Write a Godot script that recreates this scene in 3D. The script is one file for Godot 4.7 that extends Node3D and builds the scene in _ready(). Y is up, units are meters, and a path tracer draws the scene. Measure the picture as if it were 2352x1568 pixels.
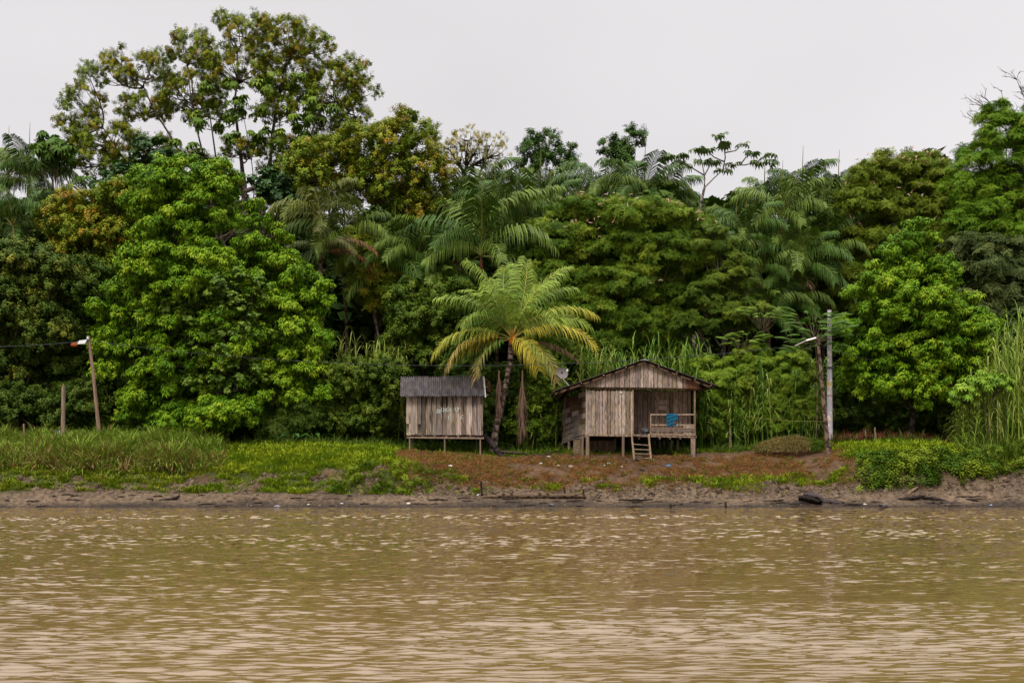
extends Node3D
# A stilt house and a small plank hut on a muddy river bank before rainforest, seen across the water on an overcast day.
# Lengths in metres. The eye is at x = 0, z = 0, 2.2 m above the river; the far bank lies 70 m away towards -z.

const F := 2986.0      # measured on a print of the place 2352 units wide: units per metre at one metre
const EYE := 2.2
const HORIZON := 1070.0

var rng := RandomNumberGenerator.new()
var taken := {}
var M := {}
var LEAF := {}
var bank_noise := FastNoiseLite.new()
var tone_noise := FastNoiseLite.new()


# ---------------------------------------------------------------- a small mesh builder
class MB:
	var v := PackedVector3Array()
	var n := PackedVector3Array()
	var c := PackedColorArray()
	var u := PackedVector2Array()
	var col := Color.WHITE

	func tri(a: Vector3, b: Vector3, d: Vector3, k: Color = col) -> void:
		var m := (d - a).cross(b - a).normalized()
		v.append(a); v.append(b); v.append(d)
		n.append(m); n.append(m); n.append(m)
		c.append(k); c.append(k); c.append(k)
		u.append(Vector2(a.x, a.y)); u.append(Vector2(b.x, b.y)); u.append(Vector2(d.x, d.y))

	func put(a: Vector3, na: Vector3, ua: Vector2, k: Color) -> void:
		v.append(a); n.append(na); u.append(ua); c.append(k)

	# a, b, d, e go round the face clockwise as seen from outside
	func quad(a: Vector3, b: Vector3, d: Vector3, e: Vector3, k: Color = col, uv := Rect2(0, 0, 1, 1)) -> void:
		var m := (d - a).cross(b - a).normalized()
		var p := uv.position
		var q := uv.end
		put(a, m, Vector2(p.x, q.y), k); put(b, m, p, k); put(d, m, Vector2(q.x, p.y), k)
		put(a, m, Vector2(p.x, q.y), k); put(d, m, Vector2(q.x, p.y), k); put(e, m, q, k)

	# eight corners: four of the front face clockwise from lower left (as seen from +z), thickness towards -z
	func slab(f: Array, back: Vector3, k: Color = col, du := 0.0, dv := 0.0) -> void:
		var w: float = (f[3] - f[0]).length()
		var h: float = (f[1] - f[0]).length()
		var r := Rect2(du, dv, w, h)
		var g := [f[0] + back, f[1] + back, f[2] + back, f[3] + back]
		quad(f[0], f[1], f[2], f[3], k, r)
		quad(g[3], g[2], g[1], g[0], k, r)
		quad(g[0], g[1], f[1], f[0], k, Rect2(du, dv, back.length(), h))
		quad(f[3], f[2], g[2], g[3], k, Rect2(du, dv, back.length(), h))
		quad(f[1], g[1], g[2], f[2], k, Rect2(du, dv, w, back.length()))
		quad(g[0], f[0], f[3], g[3], k, Rect2(du, dv, w, back.length()))

	func box(x0: float, x1: float, y0: float, y1: float, z0: float, z1: float, k: Color = col, du := 0.0, dv := 0.0) -> void:
		slab([Vector3(x0, y0, z1), Vector3(x0, y1, z1), Vector3(x1, y1, z1), Vector3(x1, y0, z1)], Vector3(0, 0, z0 - z1), k, du, dv)

	func tube(p: PackedVector3Array, r: PackedFloat32Array, sides := 6, k: Color = col, bumps := 0.0, seed_ := 1) -> void:
		var rings := []
		var norms := []
		var along := 0.0
		var lens := []
		var side := Vector3.RIGHT
		for i in p.size():
			var t := (p[mini(i + 1, p.size() - 1)] - p[maxi(i - 1, 0)]).normalized()
			if i == 0:
				side = t.cross(Vector3.UP if absf(t.y) < 0.9 else Vector3.RIGHT).normalized()
			else:
				along += (p[i] - p[i - 1]).length()
				side = (side - t * side.dot(t)).normalized()
			lens.append(along)
			var up := t.cross(side).normalized()
			var ring := []
			var nn := []
			for j in sides:
				var a := TAU * j / sides
				var o := side * cos(a) + up * sin(a)
				var wob := 1.0 + bumps * sin(float(i * 37 + j * 91 + seed_ * 53) * 1.7)
				ring.append(p[i] + o * r[i] * wob); nn.append(o)
			rings.append(ring); norms.append(nn)
		for i in p.size() - 1:
			for j in sides:
				var l := (j + 1) % sides
				var a: Vector3 = rings[i][j]
				var b: Vector3 = rings[i + 1][j]
				var d: Vector3 = rings[i + 1][l]
				var e: Vector3 = rings[i][l]
				var ua := Vector2(float(j) / sides, lens[i] * 0.5)
				var ub := Vector2(float(j) / sides, lens[i + 1] * 0.5)
				var ud := Vector2(float(j + 1) / sides, lens[i + 1] * 0.5)
				var ue := Vector2(float(j + 1) / sides, lens[i] * 0.5)
				if (d - a).cross(b - a).dot(norms[i][j]) > 0:
					put(a, norms[i][j], ua, k); put(b, norms[i + 1][j], ub, k); put(d, norms[i + 1][l], ud, k)
					put(a, norms[i][j], ua, k); put(d, norms[i + 1][l], ud, k); put(e, norms[i][l], ue, k)
				else:
					put(a, norms[i][j], ua, k); put(d, norms[i + 1][l], ud, k); put(b, norms[i + 1][j], ub, k)
					put(a, norms[i][j], ua, k); put(e, norms[i][l], ue, k); put(d, norms[i + 1][l], ud, k)
		for end in [0, p.size() - 1]:
			var t: Vector3 = (p[end] - p[1 if end == 0 else p.size() - 2]).normalized()
			for j in range(1, sides - 1):
				var a: Vector3 = rings[end][0]
				var b: Vector3 = rings[end][j]
				var d: Vector3 = rings[end][j + 1]
				if (d - a).cross(b - a).dot(t) > 0:
					tri(a, b, d, k)
				else:
					tri(a, d, b, k)

	# a leaf of four faces folded along its midrib; dir along it, up its upper side
	func leaf(base: Vector3, dir: Vector3, up: Vector3, length: float, width: float, droop: float, k: Color = col, fold := 0.25) -> void:
		var t := dir.normalized()
		var s := t.cross(up).normalized()
		var w := s.cross(t).normalized()
		var mid := base + t * length * 0.45 + w * length * 0.04 - w * droop * length * 0.12
		var tip := base + t * length * (1.0 - droop * 0.2) - w * droop * length * 0.5
		var l := mid + s * width * 0.5 + w * fold * width * 0.5
		var r := mid - s * width * 0.5 + w * fold * width * 0.5
		tri(base, l, mid, k); tri(base, mid, r, k)
		tri(l, tip, mid, k); tri(mid, tip, r, k)

	# a long blade that bends towards the ground
	func blade(base: Vector3, dir: Vector3, length: float, width: float, droop: float, segs := 4, k: Color = col, k_tip: Color = col) -> void:
		var t := dir.normalized()
		var s := t.cross(Vector3.UP)
		s = s.normalized() if s.length() > 0.02 else Vector3.RIGHT
		var p := base
		var a := base - s * width * 0.35
		var b := base + s * width * 0.35
		for i in segs:
			var f := float(i + 1) / segs
			t = (t + Vector3.DOWN * droop / segs * (0.4 + 1.2 * f)).normalized()
			p += t * length / segs
			var w := width * 0.5 * (1.0 - f * f)
			var kk := k.lerp(k_tip, f)
			if i == segs - 1:
				tri(a, p, b, kk)
			else:
				var a2 := p - s * w
				var b2 := p + s * w
				tri(a, a2, b2, kk); tri(a, b2, b, kk)
				a = a2
				b = b2

	func mesh() -> ArrayMesh:
		var arr := []
		arr.resize(Mesh.ARRAY_MAX)
		arr[Mesh.ARRAY_VERTEX] = v
		arr[Mesh.ARRAY_NORMAL] = n
		arr[Mesh.ARRAY_COLOR] = c
		arr[Mesh.ARRAY_TEX_UV] = u
		var m := ArrayMesh.new()
		m.add_surface_from_arrays(Mesh.PRIMITIVE_TRIANGLES, arr)
		return m


# ---------------------------------------------------------------- naming and tagging
func numbered(called: String) -> String:
	var k: int = taken.get(called, 0)
	taken[called] = k + 1
	return called if k == 0 else "%s_%03d" % [called, k]

func tag(o: Node, label: String, category: String, group := "", kind := "") -> Node:
	if label: o.set_meta("label", label)
	if category: o.set_meta("category", category)
	if group: o.set_meta("group", group)
	if kind: o.set_meta("kind", kind)
	return o

func thing(called: String, label: String, category: String, at := Vector3.ZERO, turn := 0.0, group := "") -> Node3D:
	var o := Node3D.new()
	o.name = numbered(called)
	add_child(o)
	o.position = at
	o.rotation.y = turn
	tag(o, label, category, group)
	return o

func part(called: String, mesh: Mesh, mat: Material, parent: Node, at := Vector3.ZERO) -> MeshInstance3D:
	var o := MeshInstance3D.new()
	o.name = called
	o.mesh = mesh
	o.material_override = mat
	o.position = at
	parent.add_child(o, true)
	return o

func lone(called: String, mesh: Mesh, mat: Material, label: String, category: String, at := Vector3.ZERO, group := "", kind := "") -> MeshInstance3D:
	var o := part(numbered(called), mesh, mat, self, at)
	tag(o, label, category, group, kind)
	return o

func many(called: String, mesh: Mesh, mat: Material, parent: Node, xf: Array, cols: PackedColorArray) -> MultiMeshInstance3D:
	var mm := MultiMesh.new()
	mm.transform_format = MultiMesh.TRANSFORM_3D
	mm.use_colors = true
	mm.mesh = mesh
	mm.instance_count = xf.size()
	for i in xf.size():
		mm.set_instance_transform(i, xf[i])
		mm.set_instance_color(i, cols[i])
	var o := MultiMeshInstance3D.new()
	o.name = called if parent != self else numbered(called)
	o.multimesh = mm
	o.material_override = mat
	parent.add_child(o, true)
	o.set_meta("kind", "stuff")
	return o


# ---------------------------------------------------------------- places
func W(px: float, py: float, d: float) -> Vector3:
	return Vector3((px - 1176.0) / F * d, EYE + (HORIZON - py) / F * d, -d)

const COLX := [-700.0, -100.0, 250.0, 490.0, 700.0, 850.0, 900.0, 1000.0, 1150.0, 1350.0, 1600.0, 1850.0, 1930.0, 1990.0, 2100.0, 2210.0, 2260.0, 2400.0, 3100.0]
const DEP := [70.0, 71.2, 72.2, 73.2, 74.5, 76.0, 78.0, 80.0]
const PROFILE := [
	[1164, 1138, 1112, 1095, 1070, 1045, 1025, 1015], [1164, 1138, 1112, 1095, 1070, 1045, 1025, 1015], [1164, 1138, 1118, 1100, 1080, 1050, 1025, 1012],
	[1164, 1140, 1122, 1105, 1075, 1050, 1030, 1020], [1164, 1140, 1125, 1098, 1070, 1045, 1028, 1018], [1164, 1140, 1130, 1092, 1066, 1046, 1030, 1022],
	[1164, 1140, 1130, 1086, 1058, 1045, 1036, 1030], [1164, 1142, 1131, 1090, 1064, 1052, 1042, 1036], [1164, 1146, 1138, 1120, 1092, 1068, 1052, 1044],
	[1164, 1148, 1137, 1113, 1098, 1075, 1046, 1038], [1164, 1146, 1135, 1110, 1095, 1073, 1047, 1038], [1164, 1146, 1132, 1112, 1090, 1062, 1040, 1030],
	[1164, 1140, 1125, 1090, 1060, 1045, 1030, 1022], [1164, 1140, 1124, 1070, 1042, 1032, 1022, 1015], [1164, 1140, 1124, 1068, 1038, 1028, 1018, 1012],
	[1164, 1140, 1118, 1070, 1040, 1030, 1020, 1015], [1164, 1135, 1105, 1085, 1065, 1045, 1035, 1030], [1164, 1130, 1098, 1075, 1060, 1045, 1035, 1030],
	[1164, 1130, 1098, 1075, 1060, 1045, 1035, 1030]]

func smooth_height(x: float, d: float) -> float:
	if d <= 70.0:
		return maxf(-6.0, -(70.0 - d) * 0.1)
	var px := clampf(x / 75.0 * F + 1176.0, -699.0, 3099.0)
	var i := 0
	while COLX[i + 1] < px: i += 1
	var fx: float = smoothstep(COLX[i], COLX[i + 1], px)
	var dd := minf(d, 79.99)
	var j := 0
	while DEP[j + 1] < dd: j += 1
	var fd: float = (dd - DEP[j]) / (DEP[j + 1] - DEP[j])
	var p0: float = lerpf(PROFILE[i][j], PROFILE[i + 1][j], fx)
	var p1: float = lerpf(PROFILE[i][j + 1], PROFILE[i + 1][j + 1], fx)
	var y0: float = EYE + (HORIZON - p0) / F * DEP[j]
	var y1: float = EYE + (HORIZON - p1) / F * DEP[j + 1]
	var y := lerpf(y0, y1, fd)
	if d > 80.0:
		y = lerpf(y, 4.1 + (d - 80.0) * 0.004, smoothstep(80.0, 92.0, d))
	return y

func H(x: float, d: float) -> float:
	var y := smooth_height(x, d + bank_noise.get_noise_2d(x * 2.0, 91.0) * 0.5 * smoothstep(71.5, 73.0, d) * (1.0 - smoothstep(74.5, 77.0, d)))
	var rough := 0.045 + 0.18 * smoothstep(71.6, 72.6, d) * (1.0 - smoothstep(73.8, 76.5, d)) + 0.05 * smoothstep(76.0, 79.0, d)
	if d < 71.0: rough = 0.05 * smoothstep(68.0, 71.0, d) + 0.01
	return y + bank_noise.get_noise_2d(x, d * 1.4) * rough + bank_noise.get_noise_2d(x * 4.0 + 300.0, d * 5.0) * rough * 0.55 + bank_noise.get_noise_2d(x * 9.0 + 77.0, d * 11.0) * rough * 0.3

func G(px: float, d: float, up := 0.0) -> Vector3:
	var x := (px - 1176.0) / F * d
	return Vector3(x, H(x, d) + up, -d)

# how grassy (x), dead and brown (y) the ground is at a place, 0..1
func cover(x: float, d: float) -> Vector2:
	var px := x / 75.0 * F + 1176.0
	var k := tone_noise.get_noise_2d(x * 0.9, d * 1.6)
	var k2 := tone_noise.get_noise_2d(x * 3.0 + 50.0, d * 4.0)
	var green := 0.0
	var dead := 0.0
	if px < 900.0:
		green = smoothstep(71.45, 72.1, d + k * 0.7 + k2 * 0.4)
		green *= 1.0 - (1.0 - smoothstep(73.2, 74.6, d)) * smoothstep(0.08, 0.24, tone_noise.get_noise_2d(x * 1.3 + 70.0, d * 2.6))
	elif px < 1930.0:
		green = smoothstep(79.0, 81.5, d + k) + 0.9 * smoothstep(0.12, 0.3, k + k2 * 0.3 + 0.42 * smoothstep(1520.0, 1620.0, px)) * smoothstep(72.6, 73.1, d + k * 0.4) * (1.0 - smoothstep(73.9, 74.6, d + k2 * 0.5))
		dead = smoothstep(72.4, 73.4, d + k * 0.5) * (1.0 - smoothstep(77.2, 79.0, d + k)) * smoothstep(-0.22, 0.2, k2 * 0.8 + k * 0.9 + 0.06)
		if px < 1160.0:
			var w := smoothstep(960.0, 1010.0, px + k * 80.0)
			green = maxf(green, (1.0 - smoothstep(900.0, 960.0, px + k * 60.0 + (d - 74.0) * 30.0)) * smoothstep(71.9, 72.7, d + k * 0.8 + k2 * 0.4))
			dead = maxf(dead * 0.8, smoothstep(72.6, 73.4, d) * (1.0 - smoothstep(77.5, 79.5, d)) * (0.6 + 0.4 * w))
			if d < 73.6: green = maxf(green, 0.7 * smoothstep(-0.1, 0.2, k) * smoothstep(72.1, 72.7, d))
	else:
		green = smoothstep(72.0, 72.7, d + k * 0.6) * smoothstep(1930.0, 1975.0, px + k * 40.0)
		green *= 1.0 - (1.0 - smoothstep(72.6, 73.3, d)) * smoothstep(0.1, 0.24, tone_noise.get_noise_2d(x * 1.3 + 170.0, d * 2.6))
		dead = 0.6 * (1.0 - smoothstep(1930.0, 1990.0, px)) * smoothstep(72.4, 73.0, d)
		if px > 2240.0: green *= smoothstep(-0.25, 0.25, k) * smoothstep(72.6, 73.6, d)
	return Vector2(clampf(green, 0, 1), clampf(dead, 0, 1))


# ---------------------------------------------------------------- materials
func mat(called: String, rough: float, spec: float, backlight := Color.BLACK) -> StandardMaterial3D:
	var m := StandardMaterial3D.new()
	m.resource_name = called
	m.vertex_color_use_as_albedo = true
	m.roughness = rough
	m.metallic_specular = spec
	m.cull_mode = BaseMaterial3D.CULL_DISABLED
	if backlight != Color.BLACK:
		m.backlight_enabled = true
		m.backlight = backlight
	M[called] = m
	return m

func streaks(w: int, h: int, seed_: int, low: float, along: float, across: float, mould: float) -> Image:
	var fine := FastNoiseLite.new()
	fine.seed = seed_
	fine.frequency = 1.0
	fine.fractal_octaves = 3
	var im := Image.create(w, h, false, Image.FORMAT_RGB8)
	for y in h:
		for x in w:
			var a := fine.get_noise_2d(x * across, y * along)
			var b := fine.get_noise_2d(x * across * 0.18 + 40.0, y * along * 0.35 + 9.0)
			var e := fine.get_noise_2d(x * across * 2.3 + 90.0, y * along * 1.2)
			var t := clampf(0.78 + a * 0.28 + e * 0.16, low, 1.0)
			var dark := smoothstep(0.05, 0.42, b) * mould
			t *= 1.0 - dark
			var warm := clampf(fine.get_noise_2d(x * across * 0.5 + 7.0, y * along * 0.5) * 0.1, -0.1, 0.1)
			im.set_pixel(x, y, Color(t * (1.0 + warm * 0.4), t * (0.985), t * (0.97 - warm)))
	return im

func make_materials() -> void:
	mat("leaf", 0.5, 0.2, Color(0.5, 0.55, 0.15))
	mat("gloss_leaf", 0.42, 0.26, Color(0.45, 0.5, 0.15))
	mat("dull_leaf", 0.6, 0.16, Color(0.3, 0.34, 0.1))
	mat("frond", 0.5, 0.25, Color(0.35, 0.4, 0.12))
	mat("grass", 0.65, 0.15, Color(0.45, 0.5, 0.12))
	mat("plain", 0.7, 0.3)
	mat("cloth", 0.95, 0.1)
	mat("plastic", 0.45, 0.4)
	mat("rubber", 0.6, 0.4)
	var paint := mat("paint", 0.6, 0.3)
	paint.resource_name = "paint"
	var wood := mat("wood", 0.85, 0.2)
	wood.albedo_texture = ImageTexture.create_from_image(streaks(256, 512, 11, 0.35, 0.004, 0.07, 0.66))
	wood.uv1_scale = Vector3(0.7, 0.35, 1)
	var pale := mat("pale_wood", 0.88, 0.18)
	pale.albedo_texture = ImageTexture.create_from_image(streaks(256, 512, 23, 0.5, 0.008, 0.12, 0.22))
	pale.uv1_scale = Vector3(0.8, 0.5, 1)
	var bark := mat("bark", 0.9, 0.15)
	bark.albedo_texture = ImageTexture.create_from_image(streaks(128, 256, 31, 0.3, 0.05, 0.07, 0.5))
	var iron := mat("roof_iron", 0.62, 0.4)
	iron.metallic = 0.25
	iron.albedo_texture = ImageTexture.create_from_image(streaks(256, 256, 47, 0.6, 0.01, 0.012, 0.15))
	iron.uv1_scale = Vector3(0.6, 0.4, 1)
	var concrete := mat("concrete", 0.8, 0.25)
	concrete.albedo_texture = ImageTexture.create_from_image(streaks(128, 256, 53, 0.8, 0.02, 0.02, 0.0))
	# ground: fine mottling over the tones of mud, straw and turf
	var nz := FastNoiseLite.new()
	nz.seed = 5
	nz.frequency = 0.016
	nz.fractal_octaves = 5
	nz.fractal_gain = 0.6
	var mott := NoiseTexture2D.new()
	mott.width = 512
	mott.height = 512
	mott.seamless = true
	mott.noise = nz
	var g := Gradient.new()
	g.offsets = PackedFloat32Array([0.0, 0.35, 0.65, 1.0])
	g.colors = PackedColorArray([Color(0.5, 0.48, 0.46), Color(0.75, 0.74, 0.72), Color(0.92, 0.92, 0.9), Color(1, 1, 1)])
	mott.color_ramp = g
	var cr := FastNoiseLite.new()
	cr.seed = 8
	cr.noise_type = FastNoiseLite.TYPE_CELLULAR
	cr.cellular_return_type = FastNoiseLite.RETURN_DISTANCE2_SUB
	cr.frequency = 0.03
	cr.fractal_octaves = 3
	var crack := NoiseTexture2D.new()
	crack.width = 512
	crack.height = 512
	crack.seamless = true
	crack.noise = cr
	var ground := mat("ground", 0.8, 0.3)
	ground.albedo_texture = mott
	ground.uv1_triplanar = true
	ground.uv1_world_triplanar = true
	ground.uv1_scale = Vector3(0.3, 0.55, 0.3)
	ground.heightmap_enabled = true
	ground.heightmap_texture = crack
	ground.heightmap_scale = 9.0
	var water := mat("water", 0.04, 0.58)
	water.resource_name = "water"


# ---------------------------------------------------------------- foliage pieces
func make_leaves() -> void:
	rng.seed = 77
	var mb := MB.new()
	# a drooping whorl of long leaves
	for i in 11:
		var a := TAU * i / 11.0 + rng.randf_range(-0.25, 0.25)
		var lift := rng.randf_range(-0.55, 0.45)
		var t := rng.randf_range(0.75, 1.1)
		mb.leaf(Vector3(0, rng.randf_range(-0.05, 0.08), 0), Vector3(cos(a), lift, sin(a)), Vector3.UP, rng.randf_range(0.34, 0.46), rng.randf_range(0.11, 0.15), rng.randf_range(0.6, 1.4), Color(t, t, t * 0.9))
	LEAF["whorl"] = mb.mesh()
	# a sprig of small oval leaves
	mb = MB.new()
	for i in 13:
		var f := i / 12.0
		var a := i * 2.4 + rng.randf_range(-0.3, 0.3)
		var t := rng.randf_range(0.7, 1.15)
		var stem := Vector3(0.06 * sin(f * 3.0), f * 0.42 - 0.12, 0.05 * cos(f * 4.0))
		mb.leaf(stem, Vector3(cos(a), 0.35 - 0.3 * f, sin(a)), Vector3.UP, rng.randf_range(0.17, 0.25), rng.randf_range(0.085, 0.12), rng.randf_range(0.0, 0.9), Color(t, t, t))
	LEAF["sprig"] = mb.mesh()
	# sprays of paired leaflets held flat
	mb = MB.new()
	for s in 5:
		var a := TAU * s / 5.0 + rng.randf_range(-0.3, 0.3)
		var dir := Vector3(cos(a), rng.randf_range(-0.25, 0.2), sin(a)).normalized()
		var sd := dir.cross(Vector3.UP).normalized()
		for i in 5:
			var f := (i + 1) / 5.0
			var p := dir * f * 0.5 + Vector3.DOWN * f * f * 0.12
			for q in [-1.0, 1.0]:
				var t := rng.randf_range(0.75, 1.1)
				mb.leaf(p, dir * 0.5 + sd * q - Vector3.UP * rng.randf_range(0.0, 0.35), Vector3.UP, 0.21 * (1.1 - 0.25 * f), 0.08, rng.randf_range(0.1, 0.7), Color(t, t, t))
	LEAF["pinnate"] = mb.mesh()
	# broad rounded leaves
	mb = MB.new()
	for i in 7:
		var a := TAU * i / 7.0 + rng.randf_range(-0.3, 0.3)
		var t := rng.randf_range(0.75, 1.12)
		mb.leaf(Vector3(0, i * 0.03, 0), Vector3(cos(a), rng.randf_range(-0.2, 0.4), sin(a)), Vector3.UP, rng.randf_range(0.32, 0.42), rng.randf_range(0.24, 0.3), rng.randf_range(0.1, 0.9), Color(t, t, t), 0.15)
	LEAF["broad"] = mb.mesh()
	# an umbrella leaf of nine drooping lobes
	mb = MB.new()
	for i in 9:
		var a := TAU * i / 9.0
		var t := rng.randf_range(0.8, 1.1)
		mb.leaf(Vector3.ZERO, Vector3(cos(a), 0.12, sin(a)), Vector3.UP, rng.randf_range(0.5, 0.62), 0.2, 1.3, Color(t, t, t))
	LEAF["umbrella"] = mb.mesh()
	# turf and taller grass
	for spec in [["turf", 9, 0.2, 0.035, 0.9, 0.13], ["weed", 10, 0.32, 0.07, 1.0, 0.12], ["tall", 11, 1.15, 0.05, 1.9, 0.16], ["straw", 10, 0.4, 0.03, 2.6, 0.16]]:
		mb = MB.new()
		for i in int(spec[1]):
			var a := TAU * i / float(spec[1]) + rng.randf_range(-0.4, 0.4)
			var t := rng.randf_range(0.7, 1.2)
			var out: float = rng.randf_range(0.15, 0.75)
			var k := Color(t, t, t)
			mb.blade(Vector3(cos(a), 0, sin(a)) * float(spec[5]) * rng.randf(), Vector3(cos(a) * out, 1.0, sin(a) * out), float(spec[2]) * rng.randf_range(0.6, 1.15), float(spec[3]), float(spec[4]) * rng.randf_range(0.4, 1.2), 3 if spec[0] != "tall" else 4, k, k)
		LEAF[spec[0]] = mb.mesh()
	# low herb with small leaves
	mb = MB.new()
	for i in 14:
		var a := i * 2.4
		var f := i / 13.0
		var t := rng.randf_range(0.7, 1.15)
		mb.leaf(Vector3(cos(a) * 0.1 * f, 0.05 + 0.25 * (1.0 - f), sin(a) * 0.1 * f), Vector3(cos(a), 0.3, sin(a)), Vector3.UP, rng.randf_range(0.1, 0.19), rng.randf_range(0.06, 0.09), 0.6, Color(t, t, t))
	LEAF["herb"] = mb.mesh()
	# a feathery twice-divided frond along +x
	mb = MB.new()
	for i in 22:
		var f := (i + 1) / 22.0
		var p := Vector3(f, 0.16 * f - 0.34 * f * f, 0)
		for q in [-1.0, 1.0]:
			var t := rng.randf_range(0.8, 1.1)
			mb.leaf(p, Vector3(0.55, -0.25, q), Vector3.UP, 0.34 * sin(0.5 + f * 2.4), 0.05, 0.6, Color(t, t, t))
	mb.tube(PackedVector3Array([Vector3.ZERO, Vector3(0.5, 0, 0), Vector3(1, -0.18, 0)]), PackedFloat32Array([0.014, 0.01, 0.004]), 4, Color(0.9, 0.9, 0.6))
	LEAF["feather"] = mb.mesh()
	# cane plants: a stem with arching blades, three shapes
	for q in 3:
		mb = MB.new()
		mb.tube(PackedVector3Array([Vector3.ZERO, Vector3(0.05, 2.0, 0), Vector3(0.12, 4.0, 0.05)]), PackedFloat32Array([0.04, 0.035, 0.015]), 5, Color(0.9, 0.85, 0.6))
		for i in 32:
			var f := i / 31.0
			var a := i * 2.6 + rng.randf_range(-0.5, 0.5)
			var y := 0.9 + f * 3.1
			var t := rng.randf_range(0.75, 1.2)
			var out := lerpf(0.9, 0.25, f)
			var k := Color(t, t, t)
			var kt := Color(t * 1.5, t * 1.15, t * 1.0) if rng.randf() < 0.35 else k
			mb.blade(Vector3(0.03 * y, y, 0), Vector3(cos(a) * out, 1.0, sin(a) * out), rng.randf_range(0.9, 1.7), 0.055, rng.randf_range(1.6, 3.4), 5, k, kt)
		LEAF["cane%d" % q] = mb.mesh()

# a pinnate palm frond in the xy plane, starting at the origin and arching towards +x
func frond(length: float, start_deg: float, bend_deg: float, leaflet: float, pairs: int, hang: float, width: float, seed_: int, k: Color, k_tip: Color, ragged := 0.0, rib := Color(0.16, 0.17, 0.04), side_way := 1.0) -> ArrayMesh:
	rng.seed = seed_
	var mb := MB.new()
	var p := Vector3.ZERO
	var path := PackedVector3Array([p])
	var rad := PackedFloat32Array([0.045])
	var steps := 14
	var dirs := [Vector3.ZERO]
	for i in steps:
		var f := (i + 0.5) / steps
		var a := deg_to_rad(start_deg - bend_deg * pow(f, 1.25))
		var t := Vector3(cos(a), sin(a), 0)
		p += t * length / steps
		path.append(p)
		dirs.append(t)
		rad.append(lerpf(0.04, 0.006, f))
	dirs[0] = dirs[1]
	mb.tube(path, rad, 4, rib)
	for i in pairs:
		var f := lerpf(0.14, 0.995, i / float(pairs - 1))
		var s := f * steps
		var j := mini(int(s), steps - 1)
		var q := path[j].lerp(path[j + 1], s - j)
		var t: Vector3 = dirs[mini(j + 1, steps)]
		var up := Vector3(-t.y, t.x, 0)
		var ll := leaflet * (0.45 + 0.62 * sin(PI * pow(clampf((f - 0.08) / 0.95, 0, 1), 0.8)))
		for side in [-1.0, 1.0]:
			if rng.randf() < ragged: continue
			var tone := rng.randf_range(0.5, 1.25)
			var kk := k.lerp(k_tip, clampf(f * f + rng.randf_range(-0.15, 0.15), 0, 1)) * tone
			kk.a = 1.0
			var d0 := (t * lerpf(0.55, 0.9, f) + Vector3(0, 0, side) * side_way + up * rng.randf_range(0.0, 0.4)).normalized()
			var l := ll * rng.randf_range(0.85, 1.1)
			var m1 := q + d0 * l * 0.4
			var d1 := (d0 + Vector3.DOWN * hang * 0.8).normalized()
			var m2 := m1 + d1 * l * 0.35
			var d2 := (d1 + Vector3.DOWN * hang * 1.3).normalized()
			var e := m2 + d2 * l * 0.3
			var wd := t * width * 0.5
			mb.tri(q - wd * 0.5, m1 - wd, m1 + wd, kk); mb.tri(q - wd * 0.5, m1 + wd, q + wd * 0.5, kk)
			mb.tri(m1 - wd, m2 - wd * 0.8, m2 + wd * 0.8, kk); mb.tri(m1 - wd, m2 + wd * 0.8, m1 + wd, kk)
			mb.tri(m2 - wd * 0.8, e, m2 + wd * 0.8, kk)
	return mb.mesh()


# ---------------------------------------------------------------- trees
func lerp_palette(pal: Array, t: float) -> Color:
	var s := clampf(t, 0.0, 0.999) * (pal.size() - 1)
	return pal[int(s)].lerp(pal[int(s) + 1], s - int(s))

func bent(a: Vector3, b: Vector3, sag: Vector3, steps: int) -> PackedVector3Array:
	var out := PackedVector3Array()
	for i in steps + 1:
		var f := float(i) / steps
		out.append(a.lerp(b, f) + sag * sin(PI * f))
	return out

func taper(r0: float, r1: float, count: int) -> PackedFloat32Array:
	var out := PackedFloat32Array()
	for i in count: out.append(lerpf(r0, r1, float(i) / (count - 1)))
	return out

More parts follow.
